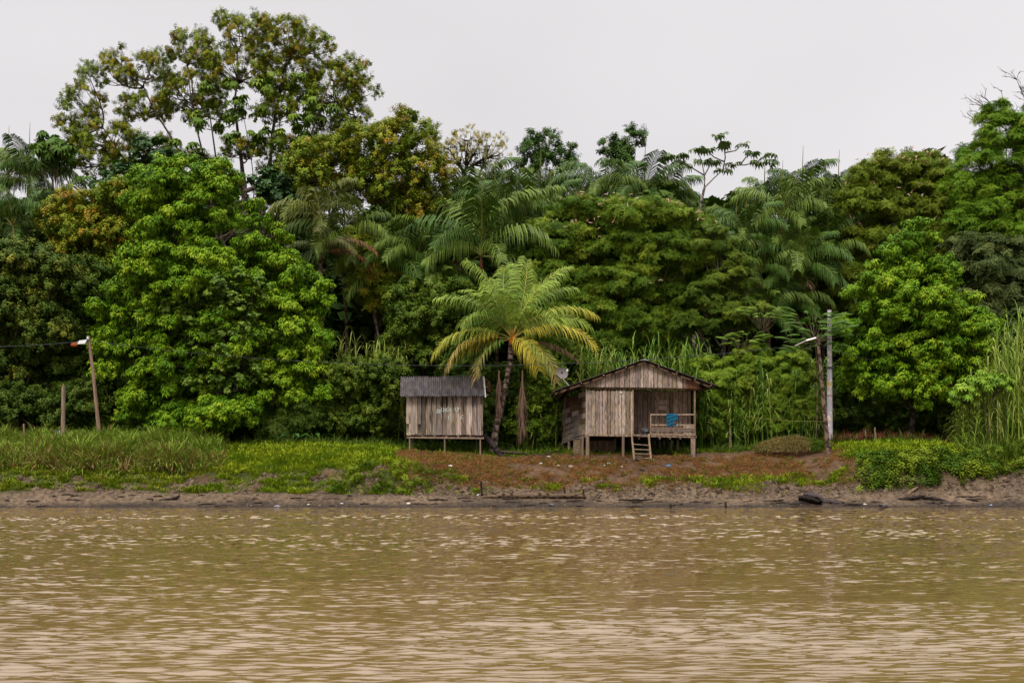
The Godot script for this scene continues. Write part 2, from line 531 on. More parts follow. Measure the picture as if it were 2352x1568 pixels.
# lobes: [px, py, rx, ry, optional depth offset]; all in the same units as W
func tree(called: String, label: String, category: String, base_px: float, d: float, fork: Vector2, lobes: Array, o: Dictionary) -> Node3D:
	rng.seed = hash(label)
	var base := G(base_px, d, -0.1)
	var root := thing(called, label, category, base, 0.0, o.get("group", ""))
	var bark: Color = o.get("bark", Color(0.16, 0.12, 0.09))
	var r0: float = o.get("trunk", 0.25)
	var top := W(fork.x, fork.y, d) - base
	var tr := MB.new()
	var path := bent(Vector3.ZERO, top, Vector3(o.get("lean", 0.3), 0, 0), 7)
	tr.tube(path, taper(r0, r0 * 0.6, 8), 8, bark, 0.08)
	part("trunk", tr.mesh(), M.bark, root)
	var sub_r: float = o.get("sub", 0.9)
	var per: int = o.get("per", 26)
	var size: float = o.get("size", 1.0)
	var dens: float = o.get("density", 1.0)
	var pal: Array = o.pal
	var flat: float = o.get("flat", 0.8)
	var outward: float = o.get("out", 0.7)
	var fill: float = o.get("fill", 0.35)
	var limbs: bool = o.get("limbs", true)
	var jit: float = o.get("jit", 0.6)
	var xf := []
	var cols := PackedColorArray()
	var L := []
	for l in lobes:
		var dz: float = l[4] if l.size() > 4 else rng.randf_range(-0.35, 0.35) * l[2] / F * d
		L.append([W(l[0], l[1], d + dz) - base, Vector3(l[2], l[3], l[2] * 0.85) / F * d])
	var arms := []
	for hb in o.get("hubs", []):
		var e := W(hb[0], hb[1], d + rng.randf_range(-2.5, 2.5)) - base
		var s0 := path[clampi(int(rng.randf_range(4.0, 7.99)), 0, 7)]
		var ap := bent(s0, e, Vector3(rng.randf_range(-0.5, 0.5), -0.16 * (e - s0).length(), 0), 8)
		for q in range(1, 8): ap[q] += Vector3(rng.randf_range(-0.25, 0.25), rng.randf_range(-0.2, 0.2), rng.randf_range(-0.25, 0.25))
		var am := MB.new()
		am.tube(ap, taper(r0 * 0.5, r0 * 0.12, 9), 6, bark, 0.08)
		part("limb", am.mesh(), M.bark, root)
		arms.append(ap)
	for li in L.size():
		var c: Vector3 = L[li][0]
		var R: Vector3 = L[li][1]
		var mean := (R.x + R.y + R.z) / 3.0
		var limb := MB.new()
		if limbs:
			var from := path[clampi(int(rng.randf_range(4.5, 7.99)), 0, 7)]
			var near := 1e9
			for ap in arms:
				for q in range(3, 9):
					var dist: float = (ap[q] - c).length() + 0.6 * maxf(0.0, ap[q].y - c.y + R.y * 0.5)
					if dist < near:
						near = dist
						from = ap[q]
			var cut := c - Vector3(0, R.y * 0.3, 0)
			var lp := bent(from, cut, Vector3(rng.randf_range(-0.4, 0.4), -0.12 * (cut - from).length() * o.get("sag", 1.0), rng.randf_range(-0.4, 0.4)), 6)
			var lr: float = r0 * (o.get("limb", 0.34) if arms.is_empty() else 0.2) * rng.randf_range(0.8, 1.2)
			limb.tube(lp, taper(lr, lr * 0.4, 7), 5, bark, 0.06)
			L[li].append(lp)
		var count := maxi(3, int(dens * 4.0 * mean * mean / (sub_r * sub_r) * 1.5))
		for s in count:
			var f := (s + 0.5) / count
			var yy := 1.0 - 2.0 * f
			if yy < o.get("under", -0.6): continue
			var aa := s * 2.39996 + li
			var dirv := Vector3(sqrt(maxf(0, 1 - yy * yy)) * cos(aa), yy, sqrt(maxf(0, 1 - yy * yy)) * sin(aa))
			dirv += Vector3(rng.randf_range(-1, 1), rng.randf_range(-1, 1), rng.randf_range(-1, 1)) * 0.3
			var sc := c + dirv.normalized() * R * rng.randf_range(0.72, 1.02)
			var inside := false
			for lj in L.size():
				if lj != li and ((sc - L[lj][0]) / L[lj][1]).length() < 0.72: inside = true
			if inside: continue
			var rr := sub_r * rng.randf_range(0.45, 1.4)
			var tone := rng.randf()
			if limbs and rng.randf() < o.get("twigs", 0.8):
				var k: int = rng.randi_range(3, 6)
				var a0: Vector3 = L[li][2][k]
				limb.tube(bent(a0, sc, Vector3(0, -0.1 * (sc - a0).length(), 0), 3), taper(o.get("twig", 0.035), 0.012, 4), 4, bark)
			for m in int(per * rr / sub_r):
				var q := Vector3(rng.randfn(), rng.randfn(), rng.randfn()).normalized()
				var w := (q + dirv * outward + Vector3.UP * outward * 0.9).normalized()
				var pos := sc + w * Vector3(1, flat, 1) * rr * rng.randf_range(0.3, 1.12)
				var yv := (w * 0.7 + Vector3.UP * 0.7 + Vector3(rng.randf_range(-1, 1), rng.randf_range(-1, 1), rng.randf_range(-1, 1)) * jit).normalized()
				var xv := yv.cross(Vector3(rng.randfn(), rng.randfn(), rng.randfn())).normalized()
				var z := size * rng.randf_range(0.75, 1.2)
				xf.append(Transform3D(Basis(xv, yv, xv.cross(yv)).scaled_local(Vector3(z, z, z)), pos))
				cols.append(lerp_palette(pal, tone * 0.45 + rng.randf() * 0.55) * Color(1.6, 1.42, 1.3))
		# leaves within the crown
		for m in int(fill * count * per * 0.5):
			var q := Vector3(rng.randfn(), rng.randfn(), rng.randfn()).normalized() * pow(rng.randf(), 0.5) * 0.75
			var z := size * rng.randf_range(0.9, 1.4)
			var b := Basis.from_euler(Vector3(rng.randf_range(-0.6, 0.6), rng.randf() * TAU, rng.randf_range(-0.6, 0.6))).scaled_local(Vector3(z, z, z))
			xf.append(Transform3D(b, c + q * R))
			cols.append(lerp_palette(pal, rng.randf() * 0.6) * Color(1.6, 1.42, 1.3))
		if limbs:
			part("limb", limb.mesh(), M.bark, root)
	many("crown", LEAF[o.leaf], M[o.get("mat", "leaf")], root, xf, cols)
	return root

var PALM_FRONDS := {}
func palm(label: String, px: float, py: float, d: float, spread: float, count: int, o := {}) -> Node3D:
	rng.seed = hash(label)
	var base := G(px + o.get("foot", 0.0), d, -0.1)
	var root := thing(o.get("called", "palm_tree"), label, "palm tree", base, 0.0, "feathery palms of the rainforest edge")
	var crown := W(px, py + 18.0, d) - base
	var tr := MB.new()
	tr.tube(bent(Vector3.ZERO, crown, Vector3(0.2, 0, 0), 7), taper(0.14, 0.09, 8), 7, Color(0.2, 0.14, 0.1), 0.05)
	part("trunk", tr.mesh(), M.bark, root)
	var sheath := MB.new()
	sheath.tube(PackedVector3Array([crown - Vector3(0, 1.3, 0), crown - Vector3(0, 0.7, 0), crown + Vector3(0, 0.1, 0)]), PackedFloat32Array([0.11, 0.15, 0.06]), 7, o.get("sheath", Color(0.16, 0.06, 0.03)))
	part("crownshaft", sheath.mesh(), M.plain, root)
	var s := spread / F * d
	var hue: float = o.get("hue", 0.0)
	for i in count:
		var f := float(i) / count
		var kind := int(clampf(f * 6.0, 0, 5))
		var shade := rng.randi_range(0, 1)
		var key := "%d_%d_%.1f" % [kind, shade, hue]
		if not PALM_FRONDS.has(key):
			var spec: Array = [[80, 80, 0.9], [68, 105, 1.1], [56, 110, 1.3], [42, 105, 1.4], [24, 90, 1.5], [2, 70, 1.5]][kind]
			var k := Color(0.045, 0.088, 0.013).lerp(Color(0.085, 0.13, 0.018), shade).lerp(Color(0.13, 0.12, 0.03), hue)
			PALM_FRONDS[key] = frond(1.0 * 4.0, spec[0], spec[1], 1.5, 48, spec[2] + 0.4, 0.075, kind * 10 + shade + 3, k, k * 1.2, 0.03 + hue * 0.2, Color(0.2, 0.2, 0.05), 0.75)
		var fr := part("frond", PALM_FRONDS[key], M.frond, root, crown)
		fr.rotation = Vector3(rng.randf_range(-0.12, 0.12), i * 2.39996 + rng.randf_range(-0.3, 0.3), rng.randf_range(-0.12, 0.12))
		var z := s / 3.6 * rng.randf_range(0.85, 1.12)
		fr.scale = Vector3(z, z, z)
	if o.get("spear", true):
		var sp := MB.new()
		sp.tube(PackedVector3Array([crown, crown + Vector3(0.05, s * 0.7, 0), crown + Vector3(0.1, s * 1.15, 0)]), PackedFloat32Array([0.05, 0.035, 0.012]), 5, Color(0.12, 0.12, 0.03))
		part("spear_leaf", sp.mesh(), M.frond, root)
	if o.has("flower"):
		for q in o.flower:
			var mb := MB.new()
			for i in 60:
				var a := rng.randf() * TAU
				var el := rng.randf_range(-0.6, 1.2)
				mb.blade(Vector3.ZERO, Vector3(cos(a) * cos(el), sin(el), sin(a) * cos(el)), rng.randf_range(0.7, 1.1), 0.035, 1.3, 3, Color(0.36, 0.2, 0.13), Color(0.4, 0.25, 0.15))
			part("flower_spray", mb.mesh(), M.plain, root, crown + Vector3(q[0], q[1], q[2]))
	return root


# ---------------------------------------------------------------- the whole place
func _ready() -> void:
	bank_noise.seed = 21
	bank_noise.frequency = 0.35
	bank_noise.fractal_octaves = 4
	tone_noise.seed = 4
	tone_noise.frequency = 0.25
	tone_noise.fractal_octaves = 4
	camera_and_light()
	make_materials()
	make_leaves()
	build_ground()
	build_water()
	build_house()
	build_hut()
	build_trees()
	build_palms()
	build_coconut()
	build_thicket()
	build_grass()
	build_poles()
	build_driftwood()
	build_litter()

func camera_and_light() -> void:
	var cam := Camera3D.new()
	cam.name = "camera"
	cam.position = Vector3(0, EYE, 0)
	cam.projection = Camera3D.PROJECTION_FRUSTUM
	cam.near = 0.5
	cam.far = 2500.0
	cam.size = 0.5 * 682.0 / 1300.0
	cam.frustum_offset = Vector2(0, 0.5 * 125.0 / 1300.0)
	add_child(cam)
	cam.current = true
	# an even overcast sky, brighter overhead than near the horizon
	var soft := FastNoiseLite.new()
	soft.seed = 3
	soft.frequency = 0.9
	soft.fractal_octaves = 4
	var im := Image.create(512, 256, false, Image.FORMAT_RGBF)
	for y in 256:
		var el := (0.5 - (y + 0.5) / 256.0) * PI
		for x in 512:
			var az := (x + 0.5) / 512.0 * TAU
			var cl := soft.get_noise_3d(cos(az) * cos(el) * 2.0, sin(el) * 4.0, sin(az) * cos(el) * 2.0)
			var e := 0.46 + 1.44 * smoothstep(0.36, 0.98, sin(maxf(el, 0.0)))
			e *= 1.0 + cl * 0.1
			im.set_pixel(x, y, Color(e * 1.0, e * 0.97, e * 0.995))
	var sky_mat := PanoramaSkyMaterial.new()
	sky_mat.panorama = ImageTexture.create_from_image(im)
	var sky := Sky.new()
	sky.sky_material = sky_mat
	var env := Environment.new()
	env.background_mode = Environment.BG_SKY
	env.sky = sky
	env.tonemap_mode = Environment.TONE_MAPPER_LINEAR
	env.tonemap_exposure = 1.75
	env.sdfgi_enabled = true
	env.ssao_enabled = true
	env.ssil_enabled = true
	var we := WorldEnvironment.new()
	we.name = "overcast_sky"
	we.environment = env
	add_child(we)
	var sun := DirectionalLight3D.new()
	sun.name = "veiled_sun"
	sun.light_energy = 0.5
	sun.light_color = Color(1.0, 0.97, 0.92)
	sun.light_angular_distance = 16.0
	sun.shadow_enabled = true
	sun.rotation_degrees = Vector3(-50, -24, 0)
	add_child(sun)

func grid_mesh(xs: PackedFloat32Array, ds: PackedFloat32Array, pos: PackedVector3Array, cols: PackedColorArray, nor: PackedVector3Array) -> ArrayMesh:
	var w := xs.size()
	var idx := PackedInt32Array()
	idx.resize((w - 1) * (ds.size() - 1) * 6)
	var k := 0
	for j in ds.size() - 1:
		for i in w - 1:
			var a := j * w + i
			idx[k] = a; idx[k + 1] = a + w; idx[k + 2] = a + w + 1
			idx[k + 3] = a; idx[k + 4] = a + w + 1; idx[k + 5] = a + 1
			k += 6
	var arr := []
	arr.resize(Mesh.ARRAY_MAX)
	arr[Mesh.ARRAY_VERTEX] = pos
	arr[Mesh.ARRAY_NORMAL] = nor
	if cols.size(): arr[Mesh.ARRAY_COLOR] = cols
	arr[Mesh.ARRAY_INDEX] = idx
	var m := ArrayMesh.new()
	m.add_surface_from_arrays(Mesh.PRIMITIVE_TRIANGLES, arr)
	return m

func build_ground() -> void:
	var xs := PackedFloat32Array([-900, -400, -200, -120, -80, -60, -48])
	var x := -42.0
	while x < 42.0:
		xs.append(x)
		x += 0.17
	xs.append_array(PackedFloat32Array([42, 48, 60, 80, 120, 200, 400, 900]))
	var ds := PackedFloat32Array([-80, 20, 40, 56, 62, 66, 68])
	var d := 68.6
	while d < 130.0:
		ds.append(d)
		d += 0.13 if d < 76.0 else 0.26 if d < 82.0 else 1.2 if d < 92.0 else 6.0
	ds.append_array(PackedFloat32Array([140, 200, 400, 1000]))
	var pos := PackedVector3Array()
	var cols := PackedColorArray()
	for dd in ds:
		for xx in xs:
			pos.append(Vector3(xx, H(xx, dd), -dd))
			var cv := cover(xx, dd)
			var k := tone_noise.get_noise_2d(xx * 0.7, dd * 1.3 + 70.0)
			var mud := Color(0.1, 0.068, 0.043).lerp(Color(0.175, 0.122, 0.079), clampf(0.5 + k, 0, 1))
			var wet := 1.0 - smoothstep(0.02, 0.4, pos[-1].y + k * 0.25)
			mud = mud.lerp(Color(0.04, 0.029, 0.02), wet)
			if dd > 73.0 and cv.x < 0.3: mud = mud * (0.75 + 0.9 * clampf(k + 0.2, 0.0, 0.8))
			if dd > 73.0 and cv.x < 0.3: mud = mud.lerp(Color(0.1, 0.05, 0.025), 0.7 * smoothstep(72.6, 73.6, dd))
			var c := mud.lerp(Color(0.11, 0.05, 0.02), cv.y * 0.7)
			c = c.lerp(Color(0.05, 0.06, 0.01), cv.x)
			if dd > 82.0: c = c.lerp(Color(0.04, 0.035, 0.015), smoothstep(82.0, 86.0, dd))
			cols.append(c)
	var nor := PackedVector3Array()
	nor.resize(pos.size())
	var w := xs.size()
	for j in ds.size():
		for i in w:
			var l := pos[j * w + maxi(i - 1, 0)]
			var r := pos[j * w + mini(i + 1, w - 1)]
			var b := pos[maxi(j - 1, 0) * w + i]
			var f := pos[mini(j + 1, ds.size() - 1) * w + i]
			nor[j * w + i] = (r - l).cross(f - b).normalized()
	var g := part("river_bank_ground", grid_mesh(xs, ds, pos, cols, nor), M.ground, self)
	tag(g, "muddy river bank rising to grassy and bare brown ground under the houses", "", "", "structure")

var wave_a := FastNoiseLite.new()

func wave(x: float, d: float) -> float:
	var gust := 0.85 + 0.55 * wave_a.get_noise_2d(x * 0.035 + 500.0, d * 0.14) + 0.35 * wave_a.get_noise_2d(x * 0.15 + 900.0, d * 0.7)
	gust += 1.5 * smoothstep(53.0, 56.5, d + 2.0 * wave_a.get_noise_2d(x * 0.04, 5.0)) * (1.0 - smoothstep(57.0, 59.5, d + 2.0 * wave_a.get_noise_2d(x * 0.04, 5.0)))
	gust = clampf(gust, 0.2, 2.4) * (1.0 + 0.5 * smoothstep(18.0, 45.0, d)) * (1.0 - 0.6 * smoothstep(62.0, 69.0, d))
	var a := lerpf(wave_a.get_noise_2d(x * 0.85, d * 4.2), 0.75 * wave_a.get_noise_2d(x * 1.9 + 11.0, d * 6.5), smoothstep(16.0, 42.0, d))
	var b := wave_a.get_noise_2d(x * 2.0 + 30.0, d * 8.5)
	return gust * (0.027 * a * absf(a) + 0.008 * wave_a.get_noise_2d(x * 0.4 + 70.0, d * 1.4) * (1.0 - 0.75 * smoothstep(16.0, 40.0, d)) + 0.016 * b * absf(b))

func build_water() -> void:
	wave_a.seed = 12
	wave_a.frequency = 1.0
	wave_a.fractal_type = FastNoiseLite.FRACTAL_NONE
	wave_a.noise_type = FastNoiseLite.TYPE_SIMPLEX_SMOOTH
	var ss := PackedFloat32Array([-40, -12, -4, -1.6, -0.9])
	var s := -0.6
	while s < 0.6:
		ss.append(s)
		s += 0.00165
	ss.append_array(PackedFloat32Array([0.6, 0.9, 1.6, 4, 12, 40]))
	var ds := PackedFloat32Array()
	var d := 9.0
	while d < 70.6:
		ds.append(d)
		d += maxf(0.035, 0.45 * d * d / 2860.0)
	ds.append(70.9)
	var pos := PackedVector3Array()
	var nor := PackedVector3Array()
	for dd in ds:
		var e := maxf(0.03, dd * 0.0009)
		for q in ss:
			var x := q * dd
			if absf(q) > 0.7:
				pos.append(Vector3(x, 0, -dd))
				nor.append(Vector3.UP)
				continue
			var h := wave(x, dd)
			pos.append(Vector3(x, h, -dd))
			nor.append(Vector3(-(wave(x + e, dd) - h) / e, 1.0, (wave(x, dd + e) - h) / e).normalized())
	var cols := PackedColorArray()
	cols.resize(pos.size())
	cols.fill(Color(0.15, 0.098, 0.039))
	var o := part("river_water", grid_mesh(ss, ds, pos, cols, nor), M.water, self)
	tag(o, "wide brown muddy river with small wind ripples", "", "", "structure")
	# the same river behind the eye
	var mb := MB.new()
	mb.quad(Vector3(-360, -0.004, -9.0), Vector3(-360, -0.004, -9.01), Vector3(360, -0.004, -9.01), Vector3(360, -0.004, -9.0), Color(0.15, 0.098, 0.039))
	mb.quad(Vector3(-360, -0.004, 75), Vector3(-360, -0.004, -9.0), Vector3(360, -0.004, -9.0), Vector3(360, -0.004, 75), Color(0.15, 0.098, 0.039))
	var o2 := part(numbered("river_water"), mb.mesh(), M.water, self)
	tag(o2, "near stretch of the brown river", "", "", "structure")

# ---------------------------------------------------------------- the stilt house
func tone_of(k: Color, a := 0.75, b := 1.15) -> Color:
	var t := rng.randf_range(a, b)
	return Color(k.r * t, k.g * t * rng.randf_range(0.96, 1.02), k.b * t * rng.randf_range(0.92, 1.04))

func board(parent: Node, called: String, f: Array, thick: float, k: Color, m: Material) -> MeshInstance3D:
	var mb := MB.new()
	mb.slab(f, Vector3(0, 0, -thick), k, rng.randf() * 3.0, rng.randf() * 3.0)
	return part(called, mb.mesh(), m, parent)

func rect(x0: float, x1: float, y0: float, y1: float, z: float) -> Array:
	return [Vector3(x0, y0, z), Vector3(x0, y1, z), Vector3(x1, y1, z), Vector3(x1, y0, z)]

func post(parent: Node, called: String, a: Vector3, b: Vector3, r: float, k: Color) -> void:
	var mb := MB.new()
	mb.tube(PackedVector3Array([a, a.lerp(b, 0.5) + Vector3(rng.randf_range(-0.02, 0.02), 0, 0), b]), PackedFloat32Array([r * 1.08, r, r * 0.95]), 7, k, 0.06, rng.randi() % 50)
	part(called, mb.mesh(), M.pale_wood, parent)

# a corrugated sheet: from p along w (across the waves) and along l
func sheet(parent: Node, p: Vector3, w: Vector3, l: Vector3, waves: int, amp: float, k: Color) -> MeshInstance3D:
	var mb := MB.new()
	var nrm := w.cross(l).normalized()
	var n := waves * 6
	var du := rng.randf() * 4.0
	for i in n:
		var f0 := float(i) / n
		var f1 := float(i + 1) / n
		var a := p + w * f0 + nrm * sin(f0 * waves * TAU) * amp
		var b := p + w * f1 + nrm * sin(f1 * waves * TAU) * amp
		var na := (nrm - w.normalized() * cos(f0 * waves * TAU) * amp * waves * TAU / w.length()).normalized()
		var nb := (nrm - w.normalized() * cos(f1 * waves * TAU) * amp * waves * TAU / w.length()).normalized()
		var wl := w.length()
		var ll := l.length()
		if (b - a).cross(l).dot(nrm) < 0:
			mb.put(a, na, Vector2(du + f0 * wl, ll), k); mb.put(b + l, nb, Vector2(du + f1 * wl, 0), k); mb.put(b, nb, Vector2(du + f1 * wl, ll), k)
			mb.put(a, na, Vector2(du + f0 * wl, ll), k); mb.put(a + l, na, Vector2(du + f0 * wl, 0), k); mb.put(b + l, nb, Vector2(du + f1 * wl, 0), k)
		else:
			mb.put(a, na, Vector2(du + f0 * wl, ll), k); mb.put(a + l, na, Vector2(du + f0 * wl, 0), k); mb.put(b + l, nb, Vector2(du + f1 * wl, 0), k)
			mb.put(a, na, Vector2(du + f0 * wl, ll), k); mb.put(b + l, nb, Vector2(du + f1 * wl, 0), k); mb.put(b, nb, Vector2(du + f1 * wl, ll), k)
	return part("roof_sheet", mb.mesh(), M.roof_iron, parent)

func build_house() -> void:
	rng.seed = 101
	var at := W(1347.5, 995.4, 78.0)
	var h := thing("stilt_house", "larger weathered plank house on stilts with a gable front and open porch", "house", at)
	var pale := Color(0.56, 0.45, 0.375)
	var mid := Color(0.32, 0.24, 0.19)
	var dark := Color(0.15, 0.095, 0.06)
	var grey := Color(0.42, 0.35, 0.3)
	# floor: plank edge, joists and deck boards
	board(h, "floor_beam", [Vector3(-0.1, -0.10, 0.06), Vector3(-0.1, 0.0, 0.06), Vector3(6.58, -0.10, 0.06), Vector3(6.58, -0.22, 0.06)], 0.12, Color(0.42, 0.31, 0.23), M.pale_wood)
	var x := 2.82
	while x < 6.5:
		var sag := -0.016 * x
		var w := rng.randf_range(0.16, 0.24)
		board(h, "deck_board", [Vector3(x, sag, 0.1), Vector3(x, sag + 0.03, 0.1), Vector3(x + w - 0.01, sag + 0.03, 0.1), Vector3(x + w - 0.01, sag, 0.1)], 1.8, tone_of(grey), M.pale_wood)
		x += w
	var deck := MB.new()
	deck.slab([Vector3(0.0, -0.06, -0.07), Vector3(0.0, 0.02, -0.07), Vector3(2.8, -0.03, -0.07), Vector3(2.8, -0.1, -0.07)], Vector3(-1.2, -0.3, -5.4), dark)
	deck.slab([Vector3(2.8, -0.16, -0.07), Vector3(2.8, -0.06, -0.07), Vector3(6.5, -0.11, -0.07), Vector3(6.5, -0.2, -0.07)], Vector3(-0.9, 0, -5.4), dark)
	part("floor", deck.mesh(), M.wood, h)
	for i in 6:
		var jx := 3.1 + i * 0.62
		board(h, "joist", rect(jx, jx + 0.09, -0.29, -0.2, 0.02 if i > 0 else 0.16), 5.0, tone_of(mid), M.wood)
	# front wall of upright boards with pointed tops
	x = 0.0
	var n := 0
	while x < 2.66:
		var w := minf(rng.randf_range(0.19, 0.29), 2.78 - x)
		var top := 2.66 - rng.randf_range(0.0, 0.05)
		var z := rng.randf_range(-0.012, 0.012)
		var k := tone_of(pale, 0.62, 1.08)
		if n == 10 or n == 5: k = tone_of(mid, 0.9, 1.2)
		var mb := MB.new()
		var du := rng.randf() * 3.0
		mb.slab([Vector3(x + 0.004, -0.02, z), Vector3(x + 0.004, top - 0.08, z), Vector3(x + w - 0.03, top - 0.06, z), Vector3(x + w - 0.022, -0.02, z)], Vector3(0, 0, -0.03), k, du, 0.3)
		mb.slab([Vector3(x + 0.004, top - 0.08, z), Vector3(x + w * 0.35, top, z), Vector3(x + w * 0.7, top, z), Vector3(x + w - 0.03, top - 0.06, z)], Vector3(0, 0, -0.03), k, du, 2.9)
		part("wall_board", mb.mesh(), M.pale_wood, h)
		x += w
		n += 1
	board(h, "corner_board", rect(2.735, 2.81, -0.05, 2.72, 0.05), 0.1, Color(0.46, 0.34, 0.25), M.pale_wood)
	board(h, "door_jamb", rect(2.66, 2.78, 2.55, 2.72, 0.03), 0.03, Color(0.24, 0.12, 0.07), M.pale_wood)
	# knot-hole ring of a wire insulator
	var ring := TorusMesh.new()
	ring.inner_radius = 0.035
	ring.outer_radius = 0.075
	ring.rings = 12
	ring.ring_segments = 6
	var ins := part("insulator", ring, M.concrete, h, Vector3(2.06, 2.49, 0.035))
	ins.rotation_degrees.x = 90
	# left wall: rows of short split boards, sagging and running back and outward
	var back_step := Vector3(-1.26, 0, -5.5)
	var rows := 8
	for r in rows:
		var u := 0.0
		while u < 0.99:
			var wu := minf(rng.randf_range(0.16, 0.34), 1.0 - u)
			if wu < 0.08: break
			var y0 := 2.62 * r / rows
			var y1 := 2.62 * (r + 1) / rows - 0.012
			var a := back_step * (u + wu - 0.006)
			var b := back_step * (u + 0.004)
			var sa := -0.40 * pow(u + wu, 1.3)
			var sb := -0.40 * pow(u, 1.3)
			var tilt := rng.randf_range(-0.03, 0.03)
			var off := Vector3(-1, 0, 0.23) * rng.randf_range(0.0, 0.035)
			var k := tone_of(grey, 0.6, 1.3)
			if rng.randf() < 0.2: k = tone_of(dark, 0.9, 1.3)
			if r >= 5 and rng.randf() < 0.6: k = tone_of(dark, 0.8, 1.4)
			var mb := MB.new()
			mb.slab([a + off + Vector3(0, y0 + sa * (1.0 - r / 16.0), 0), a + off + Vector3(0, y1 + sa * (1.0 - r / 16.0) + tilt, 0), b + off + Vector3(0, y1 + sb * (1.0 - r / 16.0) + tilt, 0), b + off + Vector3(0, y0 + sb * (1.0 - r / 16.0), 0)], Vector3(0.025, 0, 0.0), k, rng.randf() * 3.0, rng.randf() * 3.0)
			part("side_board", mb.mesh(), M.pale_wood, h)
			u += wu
	post(h, "corner_post", Vector3(-0.02, -0.1, -0.02), Vector3(-0.02, 2.75, -0.02), 0.05, pale)
	post(h, "side_pole", back_step * 0.86 + Vector3(-0.06, 0.3, 0), back_step * 0.84 + Vector3(-0.03, 2.5, 0), 0.04, mid)
	var sill := MB.new()
	sill.tube(PackedVector3Array([Vector3(0.05, -0.14, 0.02), back_step * 0.5 + Vector3(-0.08, -0.27, 0), back_step + Vector3(-0.1, -0.52, 0)]), PackedFloat32Array([0.05, 0.055, 0.05]), 6, grey)
	part("side_sill", sill.mesh(), M.pale_wood, h)
	# rear and right walls close the room
	board(h, "plank_wall", [Vector3(-1.26, -0.35, -5.5), Vector3(-1.26, 2.4, -5.5), Vector3(5.6, 2.5, -5.5), Vector3(5.6, -0.1, -5.5)], 0.04, dark, M.wood)
	var rw := MB.new()
	rw.slab([Vector3(6.46, -0.1, -1.75), Vector3(6.46, 2.6, -1.75), Vector3(5.6, 2.5, -5.5), Vector3(5.6, -0.1, -5.5)], Vector3(-0.04, 0, 0), mid)
	part("plank_wall", rw.mesh(), M.wood, h)
	# porch: recessed wall of dark boards, with a shuttered window of two boards
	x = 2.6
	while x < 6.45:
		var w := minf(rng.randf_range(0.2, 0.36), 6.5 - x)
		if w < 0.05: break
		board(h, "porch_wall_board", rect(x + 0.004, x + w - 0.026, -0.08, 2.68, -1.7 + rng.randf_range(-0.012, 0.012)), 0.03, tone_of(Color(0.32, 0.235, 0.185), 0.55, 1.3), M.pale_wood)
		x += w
	board(h, "window_shutter", rect(4.44, 5.03, 1.83, 2.12, -1.6), 0.05, Color(0.42, 0.31, 0.25), M.pale_wood)
	board(h, "window_shutter", rect(4.44, 5.0, 1.51, 1.79, -1.59), 0.05, Color(0.44, 0.33, 0.27), M.pale_wood)
	var inner := MB.new()
	inner.slab([Vector3(2.79, -0.08, -1.69), Vector3(2.79, 2.66, -1.69), Vector3(2.79, 2.66, -0.06), Vector3(2.79, -0.08, -0.06)], Vector3(-0.03, 0, 0), mid)
	part("plank_wall", inner.mesh(), M.pale_wood, h)
	# porch posts and railings
	board(h, "porch_post", rect(6.43, 6.53, -0.2, 2.75, 0.06), 0.1, Color(0.3, 0.2, 0.14), M.pale_wood)
	board(h, "rail_post", rect(3.80, 3.87, -0.05, 1.20, 0.08), 0.07, Color(0.4, 0.29, 0.2), M.pale_wood)
	board(h, "rail", rect(3.80, 6.44, 1.14, 1.20, 0.085), 0.05, Color(0.6, 0.44, 0.34), M.pale_wood)
	board(h, "rail", rect(3.87, 6.44, 0.52, 0.58, 0.075), 0.05, Color(0.58, 0.44, 0.34), M.pale_wood)
	board(h, "rail_board", [Vector3(3.83, 0.16, 0.09), Vector3(3.83, 0.36, 0.09), Vector3(6.46, 0.33, 0.09), Vector3(6.46, 0.12, 0.09)], 0.03, Color(0.22, 0.17, 0.145), M.pale_wood)
	board(h, "rail_moulding", [Vector3(3.83, 0.362, 0.1), Vector3(3.83, 0.395, 0.1), Vector3(6.3, 0.365, 0.1), Vector3(6.3, 0.332, 0.1)], 0.03, Color(0.43, 0.3, 0.19), M.pale_wood)
	board(h, "rail", [Vector3(3.83, -0.04, 0.085), Vector3(3.83, 0.05, 0.085), Vector3(6.46, 0.0, 0.085), Vector3(6.46, -0.09, 0.085)], 0.04, Color(0.4, 0.3, 0.22), M.pale_wood)
	x = 5.80
	while x < 6.4:
		board(h, "rail_panel_board", rect(x, x + 0.15, -0.06, 0.535 - rng.randf() * 0.03, 0.05), 0.02, tone_of(pale, 0.75, 1.0), M.pale_wood)
		x += 0.156
	# gable of upright boards, cut to the slope
	var gx := -0.13
	var slope_l := func(px: float) -> float: return 4.33 - (3.39 - px) * 0.335
	var slope_r := func(px: float) -> float: return 4.33 - (px - 3.39) * 0.352
	while gx < 5.95:
		var w := rng.randf_range(0.24, 0.36)
		if gx < 3.39 and gx + w > 3.39: w = 3.39 - gx
		if w < 0.06: w = 0.2
		var x1 := minf(gx + w, 6.02)
		var ya := (slope_l.call(gx) if gx < 3.39 - 0.01 else slope_r.call(gx)) as float
		var yb := (slope_l.call(x1) if x1 < 3.39 + 0.01 else slope_r.call(x1)) as float
		var yl := 2.82 - 0.013 * gx
		var z := 0.16 + rng.randf_range(-0.012, 0.012)
		var gap := rng.randf_range(0.04, 0.1)
		if gx > 0.35: gap += 0.05 * rng.randf()
		var k := tone_of(pale, 0.55, 1.08)
		if gx > 5.0 or gx < 0.3: k = tone_of(mid, 0.8, 1.25)
		if gx > 4.5 and rng.randf() < 0.35: k = tone_of(pale, 1.0, 1.2)
